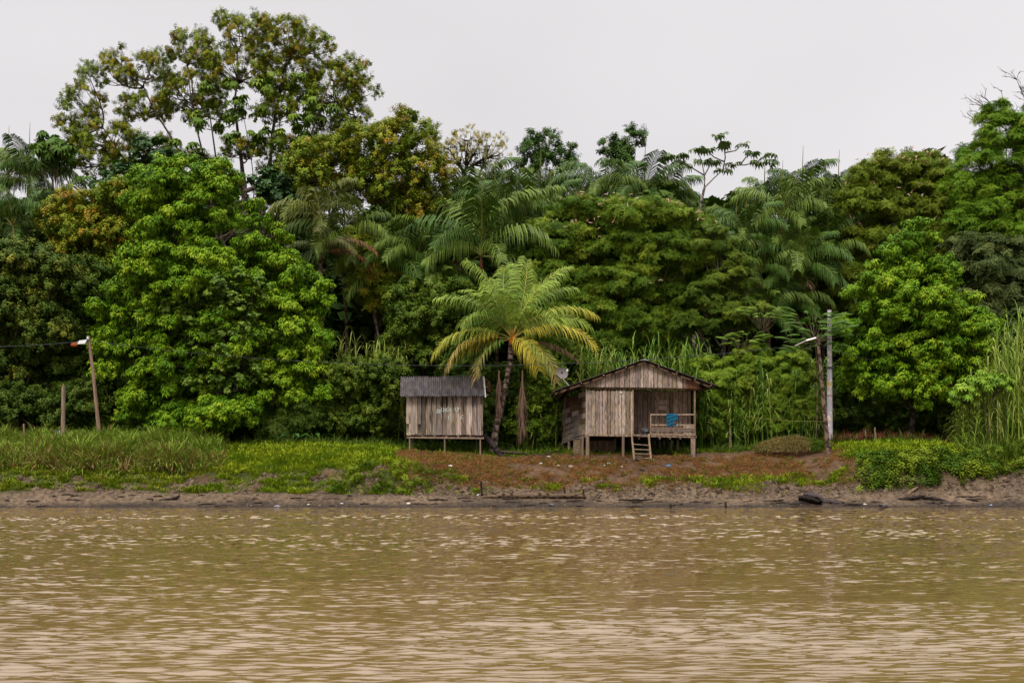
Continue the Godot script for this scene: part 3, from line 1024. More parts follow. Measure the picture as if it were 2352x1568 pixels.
		board(h, "gable_board", [Vector3(gx + 0.004, yl, z), Vector3(gx + 0.004, ya - gap, z), Vector3(x1 - 0.026, yb - gap, z), Vector3(x1 - 0.022, yl, z)], 0.03, k, M.pale_wood)
		gx = x1
		if gx >= 6.0: break
	board(h, "gable_end_board", [Vector3(5.9, 2.73, 0.185), Vector3(5.93, 3.2, 0.185), Vector3(6.72, 3.02, 0.185), Vector3(6.75, 2.70, 0.185)], 0.025, Color(0.2, 0.1, 0.06), M.pale_wood)
	board(h, "gable_beam", [Vector3(-0.1, 2.72, 0.1), Vector3(-0.1, 2.81, 0.1), Vector3(6.8, 2.70, 0.1), Vector3(6.8, 2.62, 0.1)], 0.1, Color(0.13, 0.075, 0.045), M.wood)
	# roof: corrugated sheets on purlins
	var apex := Vector3(3.39, 4.42, 0.5)
	var eave_l := Vector3(-1.95, 2.56, 0.5)
	var eave_r := Vector3(7.75, 2.86, 0.5)
	var run := -6.6
	for i in 8:
		var z := run / 8.0 * i
		var lift := Vector3(0, rng.randf_range(-0.01, 0.02), 0)
		var k := tone_of(Color(0.075, 0.065, 0.06), 0.7, 1.4)
		sheet(h, eave_l + Vector3(rng.randf_range(-0.06, 0.04), 0, z) + lift, Vector3(0, 0, run / 8.0 - 0.05), apex - eave_l, 9, 0.018, k)
		sheet(h, eave_r + Vector3(rng.randf_range(-0.06, 0.1), 0, z) + lift, Vector3(0, 0, run / 8.0 - 0.05), apex - eave_r, 9, 0.018, k)
	var cap := MB.new()
	cap.slab([apex + Vector3(-0.3, -0.075, 0.03), apex + Vector3(-0.02, 0.045, 0.03), apex + Vector3(0.02, 0.045, 0.03), apex + Vector3(0.0, -0.02, 0.03)], Vector3(0, 0, run), Color(0.3, 0.29, 0.29))
	cap.slab([apex + Vector3(0.0, -0.02, 0.03), apex + Vector3(0.021, 0.045, 0.03), apex + Vector3(0.04, 0.042, 0.03), apex + Vector3(0.36, -0.08, 0.03)], Vector3(0, 0, run), Color(0.42, 0.42, 0.44))
	part("ridge_cap", cap.mesh(), M.roof_iron, h)
	for f in [0.08, 0.3, 0.55, 0.8]:
		var pl := eave_l.lerp(apex, f) + Vector3(0, -0.075, 0.0)
		board(h, "purlin", rect(pl.x - 0.04, pl.x + 0.04, pl.y - 0.05, pl.y + 0.03, 0.47), 6.3, Color(0.3, 0.23, 0.16), M.wood)
		var pr := eave_r.lerp(apex, f) + Vector3(0, -0.075, 0.0)
		board(h, "purlin", rect(pr.x - 0.04, pr.x + 0.04, pr.y - 0.05, pr.y + 0.03, 0.47), 6.3, Color(0.3, 0.22, 0.15), M.wood)
	for z in [0.42, -2.0, -4.6]:
		var ra := MB.new()
		ra.slab([eave_l + Vector3(0.05, -0.22, z - 0.5), eave_l + Vector3(0.05, -0.11, z - 0.5), apex + Vector3(0, -0.11, z - 0.5), apex + Vector3(0, -0.22, z - 0.5)], Vector3(0, 0, -0.06), dark)
		part("rafter", ra.mesh(), M.wood, h)
		var rb := MB.new()
		rb.slab([apex + Vector3(0, -0.22, z - 0.5), apex + Vector3(0, -0.11, z - 0.5), eave_r + Vector3(-0.4, -0.02, z - 0.5), eave_r + Vector3(-0.4, -0.11, z - 0.5)], Vector3(0, 0, -0.06), dark)
		part("rafter", rb.mesh(), M.wood, h)
	board(h, "eave_strut", [Vector3(-0.75, 2.84, 0.1), Vector3(-0.75, 2.90, 0.1), Vector3(-0.1, 2.88, 0.1), Vector3(-0.1, 2.83, 0.1)], 0.06, Color(0.34, 0.22, 0.13), M.pale_wood)
	# stilts
	var gy := func(lx: float, lz: float) -> float: return H(at.x + lx, -(at.z + lz)) - at.y - 0.25
	for s in [[0.05, 0.0, 0.115], [2.2, 0.0, 0.085], [-0.2, -0.5, 0.085]]:
		post(h, "stilt", Vector3(s[0], gy.call(s[0], s[1]), s[1]), Vector3(s[0], -0.08, s[1]), s[2], tone_of(Color(0.33, 0.24, 0.18)))
	board(h, "stilt", [Vector3(6.27, gy.call(6.4, 0.0), 0.03), Vector3(6.24, -0.2, 0.03), Vector3(6.52, -0.2, 0.03), Vector3(6.52, gy.call(6.4, 0.0), 0.03)], 0.16, Color(0.36, 0.27, 0.21), M.pale_wood)
	for s in [[3.9, -1.7], [4.62, -5.0], [4.85, -4.2], [5.25, -5.3], [5.5, -3.6], [5.72, -2.2], [1.9, -2.6], [3.0, -4.9], [-0.62, -2.0], [-0.9, -3.5], [-1.22, -5.3], [0.4, -5.3], [1.6, -5.0]]:
		post(h, "stilt", Vector3(s[0], gy.call(s[0], s[1]), s[1]), Vector3(s[0], -0.15 - (0.2 if s[0] < 0.0 else 0.0), s[1]), rng.randf_range(0.07, 0.095), tone_of(Color(0.4, 0.31, 0.25)))
	# slatted pen under the floor and a stack of boards at the left
	x = 0.25
	while x < 1.75:
		board(h, "pen_slat", rect(x, x + 0.075, gy.call(x, -1.6) + 0.2, -0.33 - rng.randf() * 0.05, -1.6), 0.02, tone_of(Color(0.19, 0.12, 0.08), 0.7, 1.2), M.pale_wood)
		x += 0.092
	for i in 5:
		var y0 := -1.18 + i * 0.175
		board(h, "pen_door_board", [Vector3(-0.76, y0, -0.9), Vector3(-0.77, y0 + 0.155, -0.9), Vector3(-0.36, y0 + 0.16, -0.9), Vector3(-0.34, y0 + 0.01, -0.9)], 0.03, tone_of(Color(0.33, 0.24, 0.16), 0.8, 1.1), M.pale_wood)
	board(h, "pen_door_post", rect(-0.4, -0.29, -1.3, -0.25, -0.86), 0.05, Color(0.25, 0.18, 0.12), M.pale_wood)

	gather(h, HOUSE_SECTIONS)

	# the ladder stands against the porch
	var la := thing("ladder", "short wooden ladder leading up to the porch of the larger house", "ladder", at + Vector3(2.7, -1.5, 0.7))
	var A := [Vector3(0.09, gy.call(2.8, 0.5) + 1.75, -0.1), Vector3(-0.03, 1.63, -0.5)]
	var B := [Vector3(1.09, gy.call(3.8, 0.5) + 1.75, -0.1), Vector3(1.0, 1.5, -0.5)]
	for q in [A, B]:
		var mb := MB.new()
		mb.slab([q[0] - Vector3(0.05, 0, 0), q[1] - Vector3(0.05, 0, 0), q[1] + Vector3(0.055, 0, 0), q[0] + Vector3(0.055, 0, 0)], Vector3(0, -0.03, -0.07), Color(0.4, 0.29, 0.2))
		part("side_rail", mb.mesh(), M.pale_wood, la)
	for f in [0.06, 0.22, 0.38, 0.56, 0.9]:
		var a: Vector3 = A[0].lerp(A[1], f)
		var b: Vector3 = B[0].lerp(B[1], f)
		var mb := MB.new()
		mb.slab([a + Vector3(0.03, -0.028, 0.05), a + Vector3(0.03, 0.022, 0.05), b + Vector3(-0.03, 0.022, 0.05), b + Vector3(-0.03, -0.028, 0.05)], Vector3(0, 0, -0.16), tone_of(Color(0.4, 0.3, 0.21)))
		part("rung", mb.mesh(), M.pale_wood, la)

	# blue cloth over the top rail, hanging in shallow folds with a bite out of its right side
	var cl := MB.new()
	var nx := 16
	var ny := 16
	var P := func(i: int, j: int) -> Vector3:
		var u := float(i) / nx
		var t := float(j) / ny
		var px := 4.76 + u * (0.72 - 0.08 * t) + 0.05 * t
		var drop := 0.78 - 0.06 * u + 0.03 * sin(u * 9.0)
		var py := 1.215 - t * drop
		var z := 0.125 + 0.022 * sin(u * 17.0 + t * 3.0) * t + 0.014 * sin(t * 22.0 + u * 5.0) - 0.05 * smoothstep(0.05, 0.0, t)
		return Vector3(px, py, z)
	for i in nx:
		for j in ny:
			var u := (i + 0.5) / nx
			var t := (j + 0.5) / ny
			if Vector2((u - 0.88) / 0.3, (t - 0.68) / 0.13).length() < 1.0: continue
			if u > 0.87 and t > 0.68: continue
			if t > 0.97 - 0.08 * sin(u * 5.0) and u > 0.5: continue
			var k := Color(0.012, 0.075, 0.13)
			var a: Vector3 = P.call(i, j)
			var b: Vector3 = P.call(i + 1, j)
			var c: Vector3 = P.call(i + 1, j + 1)
			var d: Vector3 = P.call(i, j + 1)
			cl.tri(a, b, c, k); cl.tri(a, c, d, k)
	for i in nx:
		var a: Vector3 = P.call(i, 0)
		var b: Vector3 = P.call(i + 1, 0)
		var back := Vector3(0, -0.4, -0.1)
		cl.quad(b, a, a + Vector3(0, 0.0, -0.08), b + Vector3(0, 0.0, -0.08), Color(0.012, 0.075, 0.13))
		cl.quad(b + Vector3(0, 0.0, -0.08), a + Vector3(0, 0.0, -0.08), a + back, b + back, Color(0.012, 0.075, 0.13))
	lone("blue_cloth", cl.mesh(), M.cloth, "torn blue cloth hung over the porch railing", "cloth", at)
	# black bundle on the porch floor
	var sack := blob(0.24, Vector3(1, 0.95, 0.8), 0.22, 5, Color(0.02, 0.022, 0.026))
	lone("black_bag", sack, M.plastic, "bulging black plastic bag on the porch floor beside the ladder", "bag", at + Vector3(3.55, 0.17, -0.2))
	# dish on the roof edge
	var di := thing("satellite_dish", "grey satellite dish on a bent arm at the left eave of the larger house", "satellite dish", at + Vector3(-1.12, 2.92, 0.35))
	var arm := MB.new()
	arm.tube(PackedVector3Array([Vector3(0.05, -0.04, 0), Vector3(-0.24, 0.28, 0.02), Vector3(-0.32, 0.42, 0.02), Vector3(-0.31, 0.52, 0.03)]), PackedFloat32Array([0.022, 0.022, 0.024, 0.03]), 7, Color(0.4, 0.38, 0.37))
	part("arm", arm.mesh(), M.plain, di)
	var bowl := MB.new()
	for r in 6:
		for a in 20:
			var q := [Vector2(r, a), Vector2(r + 1, a), Vector2(r + 1, a + 1), Vector2(r, a + 1)]
			var pts := []
			for e in q:
				var rad: float = 0.37 * e.x / 6.0
				var an: float = TAU * e.y / 20.0
				pts.append(Vector3(cos(an) * rad, sin(an) * rad * 0.86, -0.09 * (1.0 - rad * rad / 0.137)))
			bowl.quad(pts[0], pts[3], pts[2], pts[1], Color(0.2, 0.18, 0.18))
			var bk := Vector3(0, 0, -0.012)
			bowl.quad(pts[1] + bk, pts[2] + bk, pts[3] + bk, pts[0] + bk, Color(0.18, 0.16, 0.16))
	var bo := part("reflector", bowl.mesh(), M.plain, di, Vector3(-0.36, 0.72, 0.05))
	bo.rotation_degrees = Vector3(8, 10, -38)
	var hn := MB.new()
	hn.tube(PackedVector3Array([Vector3(-0.36, 0.45, 0.0), Vector3(-0.2, 0.62, 0.3), Vector3(-0.08, 0.82, 0.3)]), PackedFloat32Array([0.014, 0.012, 0.012]), 5, Color(0.4, 0.4, 0.4))
	part("feed_arm", hn.mesh(), M.plain, di)
	var lnb := MB.new()
	lnb.tube(PackedVector3Array([Vector3(-0.08, 0.78, 0.3), Vector3(-0.06, 0.93, 0.28)]), PackedFloat32Array([0.05, 0.045]), 8, Color(0.5, 0.52, 0.55))
	part("receiver", lnb.mesh(), M.plastic, di)

func blob(r: float, s: Vector3, rough: float, seed_: int, k: Color) -> ArrayMesh:
	var nz := FastNoiseLite.new()
	nz.seed = seed_
	nz.frequency = 1.4
	var mb := MB.new()
	var nu := 12
	var nv := 8
	var P := func(i: int, j: int) -> Vector3:
		var a := TAU * (i % nu) / nu
		var b := PI * j / nv
		var d := Vector3(sin(b) * cos(a), cos(b), sin(b) * sin(a))
		return d * s * r * (1.0 + rough * 2.0 * nz.get_noise_3dv(d * 1.5) + rough * nz.get_noise_3dv(d * 5.0))
	for i in nu:
		for j in nv:
			var a: Vector3 = P.call(i, j)
			var b: Vector3 = P.call(i + 1, j)
			var c: Vector3 = P.call(i + 1, j + 1)
			var d: Vector3 = P.call(i, j + 1)
			var q := (a + b + c + d) * 0.25
			if (c - a).cross(b - a).dot(q) > 0:
				if j > 0: mb.tri(a, b, c, k)
				if j < nv - 1: mb.tri(a, c, d, k)
			else:
				if j > 0: mb.tri(a, c, b, k)
				if j < nv - 1: mb.tri(a, d, c, k)
	return mb.mesh()

# lays the pieces of a building under its walls, roof and floor
const HOUSE_SECTIONS := {
	"board_wall": ["wall_board", "corner_board", "door_jamb", "insulator", "corner_post", "wall_batten", "painted_letter"],
	"patched_wall": ["side_board", "side_sill", "side_pole"],
	"porch_wall": ["porch_wall_board", "window_shutter"],
	"gable": ["gable_board", "gable_end_board", "gable_beam"],
	"roof": ["roof_sheet", "ridge_cap", "purlin", "rafter", "eave_strut", "verge_board", "roof_batten", "gable_flap"],
	"railing": ["rail", "rail_post", "rail_board", "rail_moulding", "rail_panel_board"],
	"floor_deck": ["floor", "floor_beam", "deck_board", "joist"],
	"animal_pen": ["pen_slat", "pen_door_board", "pen_door_post"]}

func gather(root: Node3D, sections: Dictionary) -> void:
	var kind := {}
	for s in sections:
		for called in sections[s]: kind[called] = s
	var made := {}
	for c in root.get_children():
		var called := String(c.name).rstrip("0123456789_")
		if not kind.has(called): continue
		var s: String = kind[called]
		if not made.has(s):
			var n := Node3D.new()
			n.name = s
			root.add_child(n, true)
			made[s] = n
		root.remove_child(c)
		c.name = called
		made[s].add_child(c, true)

# ---------------------------------------------------------------- the small hut
func build_hut() -> void:
	rng.seed = 202
	var at := W(933.0, 997.6, 79.0)
	var h := thing("plank_hut", "small windowless plank hut on thin stilts with a grey corrugated roof", "hut", at, deg_to_rad(2.5))
	var base := Color(0.40, 0.335, 0.29)
	var x := 0.0
	var n := 0
	while x < 4.66:
		var w := minf(rng.randf_range(0.25, 0.38), 4.68 - x)
		if w < 0.08: break
		var z := rng.randf_range(-0.015, 0.015)
		var k := tone_of(base, 0.36, 1.15)
		if n in [0, 10, 12]: k = tone_of(Color(0.58, 0.48, 0.4), 0.95, 1.1)
		var lean := rng.randf_range(-0.012, 0.012)
		board(h, "wall_board", [Vector3(x + 0.006, rng.randf_range(-0.02, 0.03), z), Vector3(x + 0.006 + lean, 2.42, z), Vector3(x + w - 0.05 + lean, 2.42, z), Vector3(x + w - 0.02, rng.randf_range(-0.02, 0.03), z)], 0.03, k, M.wood)
		# pale sapwood edge of the board
		if rng.randf() < 0.55:
			board(h, "wall_batten", [Vector3(x + w - 0.045, 0.0, z + 0.014), Vector3(x + w - 0.045 + lean, rng.randf_range(1.6, 2.41), z + 0.014), Vector3(x + w - 0.008 + lean, rng.randf_range(1.8, 2.41), z + 0.014), Vector3(x + w - 0.008, 0.0, z + 0.014)], 0.03, Color(0.62, 0.47, 0.34), M.pale_wood)
		x += w
		n += 1
	# other three walls
	var wl := MB.new()
	wl.slab([Vector3(0.0, 0.0, -2.4), Vector3(0.0, 3.4, -2.4), Vector3(0.0, 2.4, -0.04), Vector3(0.0, 0.0, -0.04)], Vector3(0.03, 0, 0), base)
	part("plank_wall", wl.mesh(), M.wood, h)
	var wr := MB.new()
	wr.slab([Vector3(4.66, 0.0, -0.04), Vector3(4.66, 2.4, -0.04), Vector3(4.66, 3.4, -2.4), Vector3(4.66, 0.0, -2.4)], Vector3(-0.03, 0, 0), base)
	part("plank_wall", wr.mesh(), M.wood, h)
	board(h, "plank_wall", rect(0, 4.66, 0, 3.4, -2.4), 0.03, base, M.wood)
	board(h, "floor", rect(0.02, 4.64, -0.05, 0.0, -0.04), 2.36, Color(0.2, 0.14, 0.1), M.wood)
	board(h, "floor_beam", [Vector3(0.02, -0.19, 0.06), Vector3(0.02, -0.09, 0.06), Vector3(4.72, -0.13, 0.06), Vector3(4.72, -0.24, 0.06)], 0.1, Color(0.36, 0.26, 0.19), M.pale_wood)
	for i in 5:
		var jx := 0.95 + i * 0.72
		board(h, "joist", rect(jx, jx + 0.1, -0.1, -0.055, 0.04), 2.3, tone_of(base), M.pale_wood)
	for s in [[0.2, 0.0], [2.33, 0.0], [4.5, 0.0], [0.35, -2.2], [4.3, -2.2], [2.3, -2.2]]:
		var gx: float = at.x + s[0]
		var gy: float = H(gx, -(at.z + s[1])) - at.y - 0.3
		post(h, "stilt", Vector3(s[0], gy, s[1]), Vector3(s[0], -0.14, s[1]), 0.05, tone_of(Color(0.36, 0.27, 0.2)))
	# roof of six overlapping corrugated sheets, with a shorter slope behind
	var p0 := Vector3(-0.36, 2.33, 0.42)
	var up := Vector3(-0.05, 1.34, -2.35)
	for i in 6:
		var w := 0.9
		var k: Color = [Color(0.15, 0.137, 0.14), Color(0.14, 0.128, 0.132), Color(0.125, 0.112, 0.115), Color(0.112, 0.099, 0.1), Color(0.12, 0.108, 0.11), Color(0.115, 0.105, 0.108)][i]
		var jag := rng.randf_range(-0.04, 0.04)
		sheet(h, p0 + Vector3(i * 0.845, 0.012 * (i % 2) + 0.02 * i / 5.0, jag), Vector3(w, 0.0, 0), up * (1.0 + jag * 0.4 + (0.03 if i == 4 else 0.0)), 7, 0.045, k)
		sheet(h, p0 + up + Vector3(i * 0.845, 0.03, 0.02), Vector3(w, 0.0, 0), Vector3(0, -0.6, -1.0), 9, 0.022, k)
	var verge := p0 + Vector3(5.12, 0.03, 0)
	board(h, "verge_board", [verge + Vector3(-0.02, -0.06, 0), verge + up + Vector3(-0.02, 0.02, 0), verge + up + Vector3(0.09, 0.0, 0), verge + Vector3(0.09, -0.08, 0)], 0.03, Color(0.62, 0.6, 0.58), M.pale_wood)
	for i in 3:
		var f: float = [0.1, 0.5, 0.9][i]
		var pp: Vector3 = verge + up * f
		board(h, "roof_batten", [pp + Vector3(-5.0, -0.09, -0.05), pp + Vector3(-5.0, -0.04, -0.05), pp + Vector3(0.24, -0.02, -0.05), pp + Vector3(0.24, -0.07, -0.05)], 0.05, Color(0.3, 0.2, 0.15), M.pale_wood)
	var ru := MB.new()
	ru.slab([Vector3(4.98, 2.75, -1.9), Vector3(4.95, 3.45, -1.9), Vector3(5.16, 3.42, -1.9), Vector3(5.18, 2.75, -1.9)], Vector3(0, 0, -0.05), Color(0.16, 0.06, 0.045))
	part("gable_flap", ru.mesh(), M.pale_wood, h)
	# hand-painted white letters, worn away in places
	var font := SystemFont.new()
	font.font_names = PackedStringArray(["Droid Sans"])
	for w in [["(", 1.80, 1.44, 0.16, -3, 0.7], ["B", 1.93, 1.44, 0.23, 2, 0.95], ["E", 2.08, 1.42, 0.22, -4, 0.95], ["U", 2.20, 1.55, 0.22, -8, 0.75], ["d", 2.33, 1.52, 0.23, 5, 0.85], ["c", 2.43, 1.51, 0.16, -6, 0.6], ["G", 2.53, 1.54, 0.24, 4, 0.85], ["A", 2.67, 1.53, 0.22, -10, 0.75], ["C", 2.92, 1.57, 0.17, 0, 0.65], ["U", 3.07, 1.55, 0.26, 8, 0.85], ["P", 3.22, 1.59, 0.2, -8, 0.75], ["C", 2.62, 1.07, 0.24, -10, 0.75], ["C", 3.39, 1.09, 0.22, 3, 0.8]]:
		var tm := TextMesh.new()
		tm.text = w[0]
		tm.font = font
		tm.font_size = 32
		tm.pixel_size = float(w[3]) / 23.0
		tm.depth = 0.008
		var ink := StandardMaterial3D.new()
		ink.albedo_color = Color(0.7, 0.75, 0.72) if float(w[5]) > 0.72 else Color(0.5, 0.51, 0.48)
		ink.roughness = 0.9
		var o := part("painted_letter", tm, ink, h, Vector3(w[1], w[2], 0.034))
		o.rotation_degrees.z = w[4]
	gather(h, HOUSE_SECTIONS)

# ---------------------------------------------------------------- trees
func build_trees() -> void:
	var mango := [Color(0.026, 0.075, 0.004), Color(0.072, 0.155, 0.006), Color(0.165, 0.25, 0.015)]
	var olive := [Color(0.045, 0.09, 0.008), Color(0.09, 0.145, 0.01), Color(0.14, 0.165, 0.012), Color(0.2, 0.115, 0.014)]
	var orange := [Color(0.05, 0.1, 0.008), Color(0.095, 0.15, 0.012), Color(0.15, 0.18, 0.015), Color(0.24, 0.15, 0.02)]
	var inga := [Color(0.022, 0.055, 0.006), Color(0.065, 0.125, 0.01), Color(0.15, 0.2, 0.018)]
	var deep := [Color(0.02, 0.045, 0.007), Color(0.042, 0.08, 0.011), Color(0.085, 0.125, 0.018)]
	var shade := [Color(0.028, 0.06, 0.008), Color(0.055, 0.1, 0.01), Color(0.11, 0.15, 0.016)]
	# 1 the tallest
	tree("rainforest_tree", "tallest tree, with a wide open crown of olive and rusty leaves", "tree", 578, 100, Vector2(560, 440), [
		[560, 74, 56, 36], [650, 90, 66, 42], [725, 104, 36, 34], [520, 44, 18, 14], [440, 118, 58, 40], [345, 160, 52, 36], [268, 128, 18, 26], [260, 165, 38, 34], [210, 180, 24, 28], [195, 235, 40, 34], [175, 300, 34, 42],
		[545, 165, 84, 52], [655, 175, 76, 56], [765, 205, 66, 54], [800, 165, 36, 28], [435, 215, 70, 44], [330, 250, 64, 34], [815, 255, 34, 46], [830, 212, 26, 30], [245, 318, 66, 36], [210, 372, 60, 34], [780, 300, 50, 28], [480, 262, 46, 26], [640, 255, 50, 28], [290, 395, 44, 26], [345, 335, 44, 20], [430, 375, 50, 20], [560, 345, 50, 20], [665, 340, 54, 24], [745, 345, 44, 24], [500, 405, 44, 20], [640, 395, 40, 22], [700, 390, 40, 24]],
		{"leaf": "sprig", "pal": olive, "trunk": 0.38, "sub": 0.66, "per": 27, "size": 0.88, "density": 0.66, "fill": 0.04, "bark": Color(0.2, 0.16, 0.13), "lean": 0.2, "twig": 0.045, "under": -0.75, "out": 0.45, "twigs": 0.9, "hubs": [[235, 290], [330, 200], [440, 170], [545, 120], [660, 130], [760, 180], [800, 260], [640, 230], [480, 250]]})
	tree("rainforest_tree", "slim tree with big drooping dark leaves inside the tallest tree's crown", "tree", 600, 98.5, Vector2(600, 420), [
		[610, 200, 40, 28], [690, 265, 46, 26], [560, 262, 40, 24], [475, 290, 34, 22], [740, 268, 34, 22], [640, 320, 40, 22], [560, 330, 34, 22], [500, 205, 30, 20], [690, 205, 36, 22], [430, 340, 30, 20], [720, 330, 36, 24]],
		{"leaf": "umbrella", "pal": [Color(0.03, 0.065, 0.01), Color(0.055, 0.105, 0.012), Color(0.1, 0.15, 0.012)], "trunk": 0.2, "sub": 0.8, "per": 8, "size": 1.05, "density": 0.5, "fill": 0.1, "bark": Color(0.14, 0.12, 0.1), "mat": "gloss_leaf", "hubs": [[560, 270], [640, 250], [700, 280]], "twigs": 0.5})
	# 2 orange-tinged
	tree("rainforest_tree", "spreading tree with orange-tinged leaves right of the tallest tree", "tree", 850, 93, Vector2(862, 570), [
		[760, 365, 78, 38], [860, 352, 86, 50], [950, 380, 66, 54], [930, 295, 44, 28], [965, 310, 22, 28], [880, 300, 28, 20], [985, 440, 48, 60], [880, 430, 84, 44], [720, 410, 50, 34], [950, 490, 50, 34], [800, 440, 50, 30], [680, 380, 40, 28]],
		{"leaf": "sprig", "pal": orange, "trunk": 0.22, "sub": 0.8, "per": 34, "size": 1.1, "density": 0.95, "fill": 0.2, "bark": Color(0.26, 0.2, 0.16), "twigs": 0.6, "hubs": [[750, 400], [860, 400], [950, 400], [985, 450]]})
	tree("rainforest_tree", "yellow-green sapling leaning out beside the reddish drooping palm frond", "tree", 900, 90, Vector2(850, 690), [[832, 600, 40, 34], [852, 660, 44, 40], [885, 690, 36, 32], [820, 560, 26, 26], [880, 640, 26, 24]],
		{"leaf": "pinnate", "pal": orange, "trunk": 0.1, "sub": 0.6, "per": 22, "size": 0.8, "density": 0.9, "bark": Color(0.2, 0.16, 0.12)})
	# 3, 4, 5 behind, against the sky
	tree("rainforest_tree", "nearly bare tree with crooked dark limbs and yellow tufts on the skyline", "tree", 1066, 120, Vector2(1066, 395), [[1030, 335, 28, 14], [1075, 318, 40, 14], [1125, 330, 34, 14], [1145, 352, 26, 16], [1050, 358, 40, 18], [1110, 368, 36, 18], [1020, 362, 24, 16], [1090, 345, 30, 14]],
		{"leaf": "sprig", "pal": [Color(0.12, 0.14, 0.02), Color(0.22, 0.21, 0.04), Color(0.3, 0.26, 0.06)], "trunk": 0.3, "sub": 0.75, "per": 9, "size": 0.8, "density": 1.1, "fill": 0.0, "bark": Color(0.07, 0.05, 0.04), "limb": 0.5, "twig": 0.06, "twigs": 1.0, "sag": -1.0})
	tree("rainforest_tree", "leaning dark-leaved tree on the skyline above the coconut palm", "tree", 1330, 112, Vector2(1265, 388), [[1238, 322, 26, 18], [1222, 358, 26, 24], [1290, 352, 30, 18], [1262, 378, 30, 16], [1204, 392, 16, 16], [1310, 380, 16, 14], [1215, 330, 14, 14]],
		{"leaf": "sprig", "pal": [Color(0.02, 0.045, 0.012), Color(0.035, 0.08, 0.015), Color(0.06, 0.12, 0.02)], "trunk": 0.2, "sub": 0.75, "per": 22, "size": 1.3, "density": 0.9, "fill": 0.1, "bark": Color(0.2, 0.15, 0.12), "limb": 0.5, "lean": -0.6})
	tree("rainforest_tree", "small twin-headed tree on the skyline above the larger house", "tree", 1440, 115, Vector2(1436, 395), [[1404, 332, 20, 16], [1450, 334, 20, 18], [1425, 355, 26, 14], [1402, 362, 14, 12], [1455, 312, 10, 10], [1440, 380, 14, 14]],
		{"leaf": "sprig", "pal": [Color(0.02, 0.045, 0.012), Color(0.035, 0.08, 0.015), Color(0.06, 0.12, 0.02)], "trunk": 0.14, "sub": 0.7, "per": 22, "size": 1.25, "density": 1.0, "fill": 0.1, "bark": Color(0.16, 0.13, 0.1), "limb": 0.5})
	cecropia()
	# 15 large bright green tree on the left
	tree("bright_green_tree", "largest bright green tree, filling the left bank behind the tall grass", "tree", 480, 83, Vector2(470, 800), [
		[385, 410, 80, 46], [500, 425, 48, 40], [425, 505, 96, 60], [350, 485, 52, 46], [588, 505, 26, 28], [622, 575, 48, 44], [330, 600, 60, 60], [420, 640, 130, 86], [560, 650, 130, 90], [684, 660, 42, 56],
		[330, 760, 90, 100], [480, 800, 140, 110], [655, 780, 90, 120], [380, 900, 100, 82], [600, 900, 100, 72], [268, 800, 42, 80], [270, 700, 40, 60], [700, 880, 54, 70], [470, 930, 90, 62], [735, 700, 24, 50], [350, 945, 60, 50], [510, 955, 70, 34, -3.0], [430, 965, 60, 30, -2.0]],
		{"leaf": "whorl", "pal": mango, "trunk": 0.3, "sub": 0.85, "per": 30, "size": 0.86, "density": 1.0, "fill": 0.35, "flat": 0.72, "out": 0.75, "twigs": 0.3})
	tree("round_leaved_tree", "darker round-leaved tree in front of the largest bright green tree", "tree", 520, 81.3, Vector2(500, 900), [[520, 665, 70, 40], [460, 740, 60, 40], [570, 760, 50, 46], [540, 700, 56, 36], [420, 720, 36, 30], [500, 800, 60, 44], [560, 870, 50, 40], [480, 880, 60, 40]],
		{"leaf": "broad", "pal": [Color(0.035, 0.075, 0.01), Color(0.06, 0.12, 0.014), Color(0.12, 0.18, 0.02)], "trunk": 0.14, "sub": 0.7, "per": 16, "size": 0.62, "density": 0.8, "fill": 0.35, "mat": "gloss_leaf", "bark": Color(0.1, 0.08, 0.06), "limb": 0.2})
	# 13 bright tree on the right
	tree("bright_green_tree", "cone-shaped bright green tree behind the grey concrete pole", "tree", 2085, 82, Vector2(2085, 900), [
		[2095, 552, 44, 36], [2068, 612, 58, 44], [2130, 628, 52, 44], [2030, 698, 62, 54], [2110, 710, 94, 66], [2188, 722, 52, 56], [1985, 785, 60, 58], [2080, 815, 106, 70], [2190, 820, 82, 80], [2250, 765, 40, 60], [2040, 880, 76, 44], [2130, 895, 86, 44], [2220, 885, 52, 46], [1965, 850, 30, 50]],
		{"leaf": "whorl", "pal": mango, "trunk": 0.22, "sub": 0.8, "per": 30, "size": 0.86, "density": 1.0, "fill": 0.35, "flat": 0.72, "out": 0.75, "twigs": 0.3, "bark": Color(0.1, 0.08, 0.07)})
	# 8 the dense tree behind the house
	var podded := tree("dense_tree", "broad dense tree with layered foliage and pale pods behind the larger house", "tree", 1440, 90, Vector2(1440, 760), [
		[1370, 490, 96, 32], [1480, 505, 104, 38], [1580, 535, 64, 38], [1285, 550, 70, 42], [1400, 570, 112, 52], [1530, 590, 96, 52], [1280, 640, 80, 50], [1420, 660, 104, 52], [1550, 680, 76, 60], [1340, 715, 76, 42], [1450, 735, 92, 42], [1230, 590, 42, 42], [1260, 690, 50, 40], [1400, 790, 80, 40], [1500, 800, 70, 40]],
		{"leaf": "pinnate", "pal": inga, "trunk": 0.3, "sub": 0.72, "per": 40, "size": 0.66, "density": 1.5, "fill": 0.5, "flat": 0.4, "out": 0.55, "twigs": 0.3, "jit": 0.9})
	pods(podded, 90, [[1370, 465, 96, 20], [1480, 480, 100, 24], [1580, 510, 60, 24], [1400, 530, 110, 30], [1285, 525, 70, 20], [1490, 660, 90, 30]], 90)
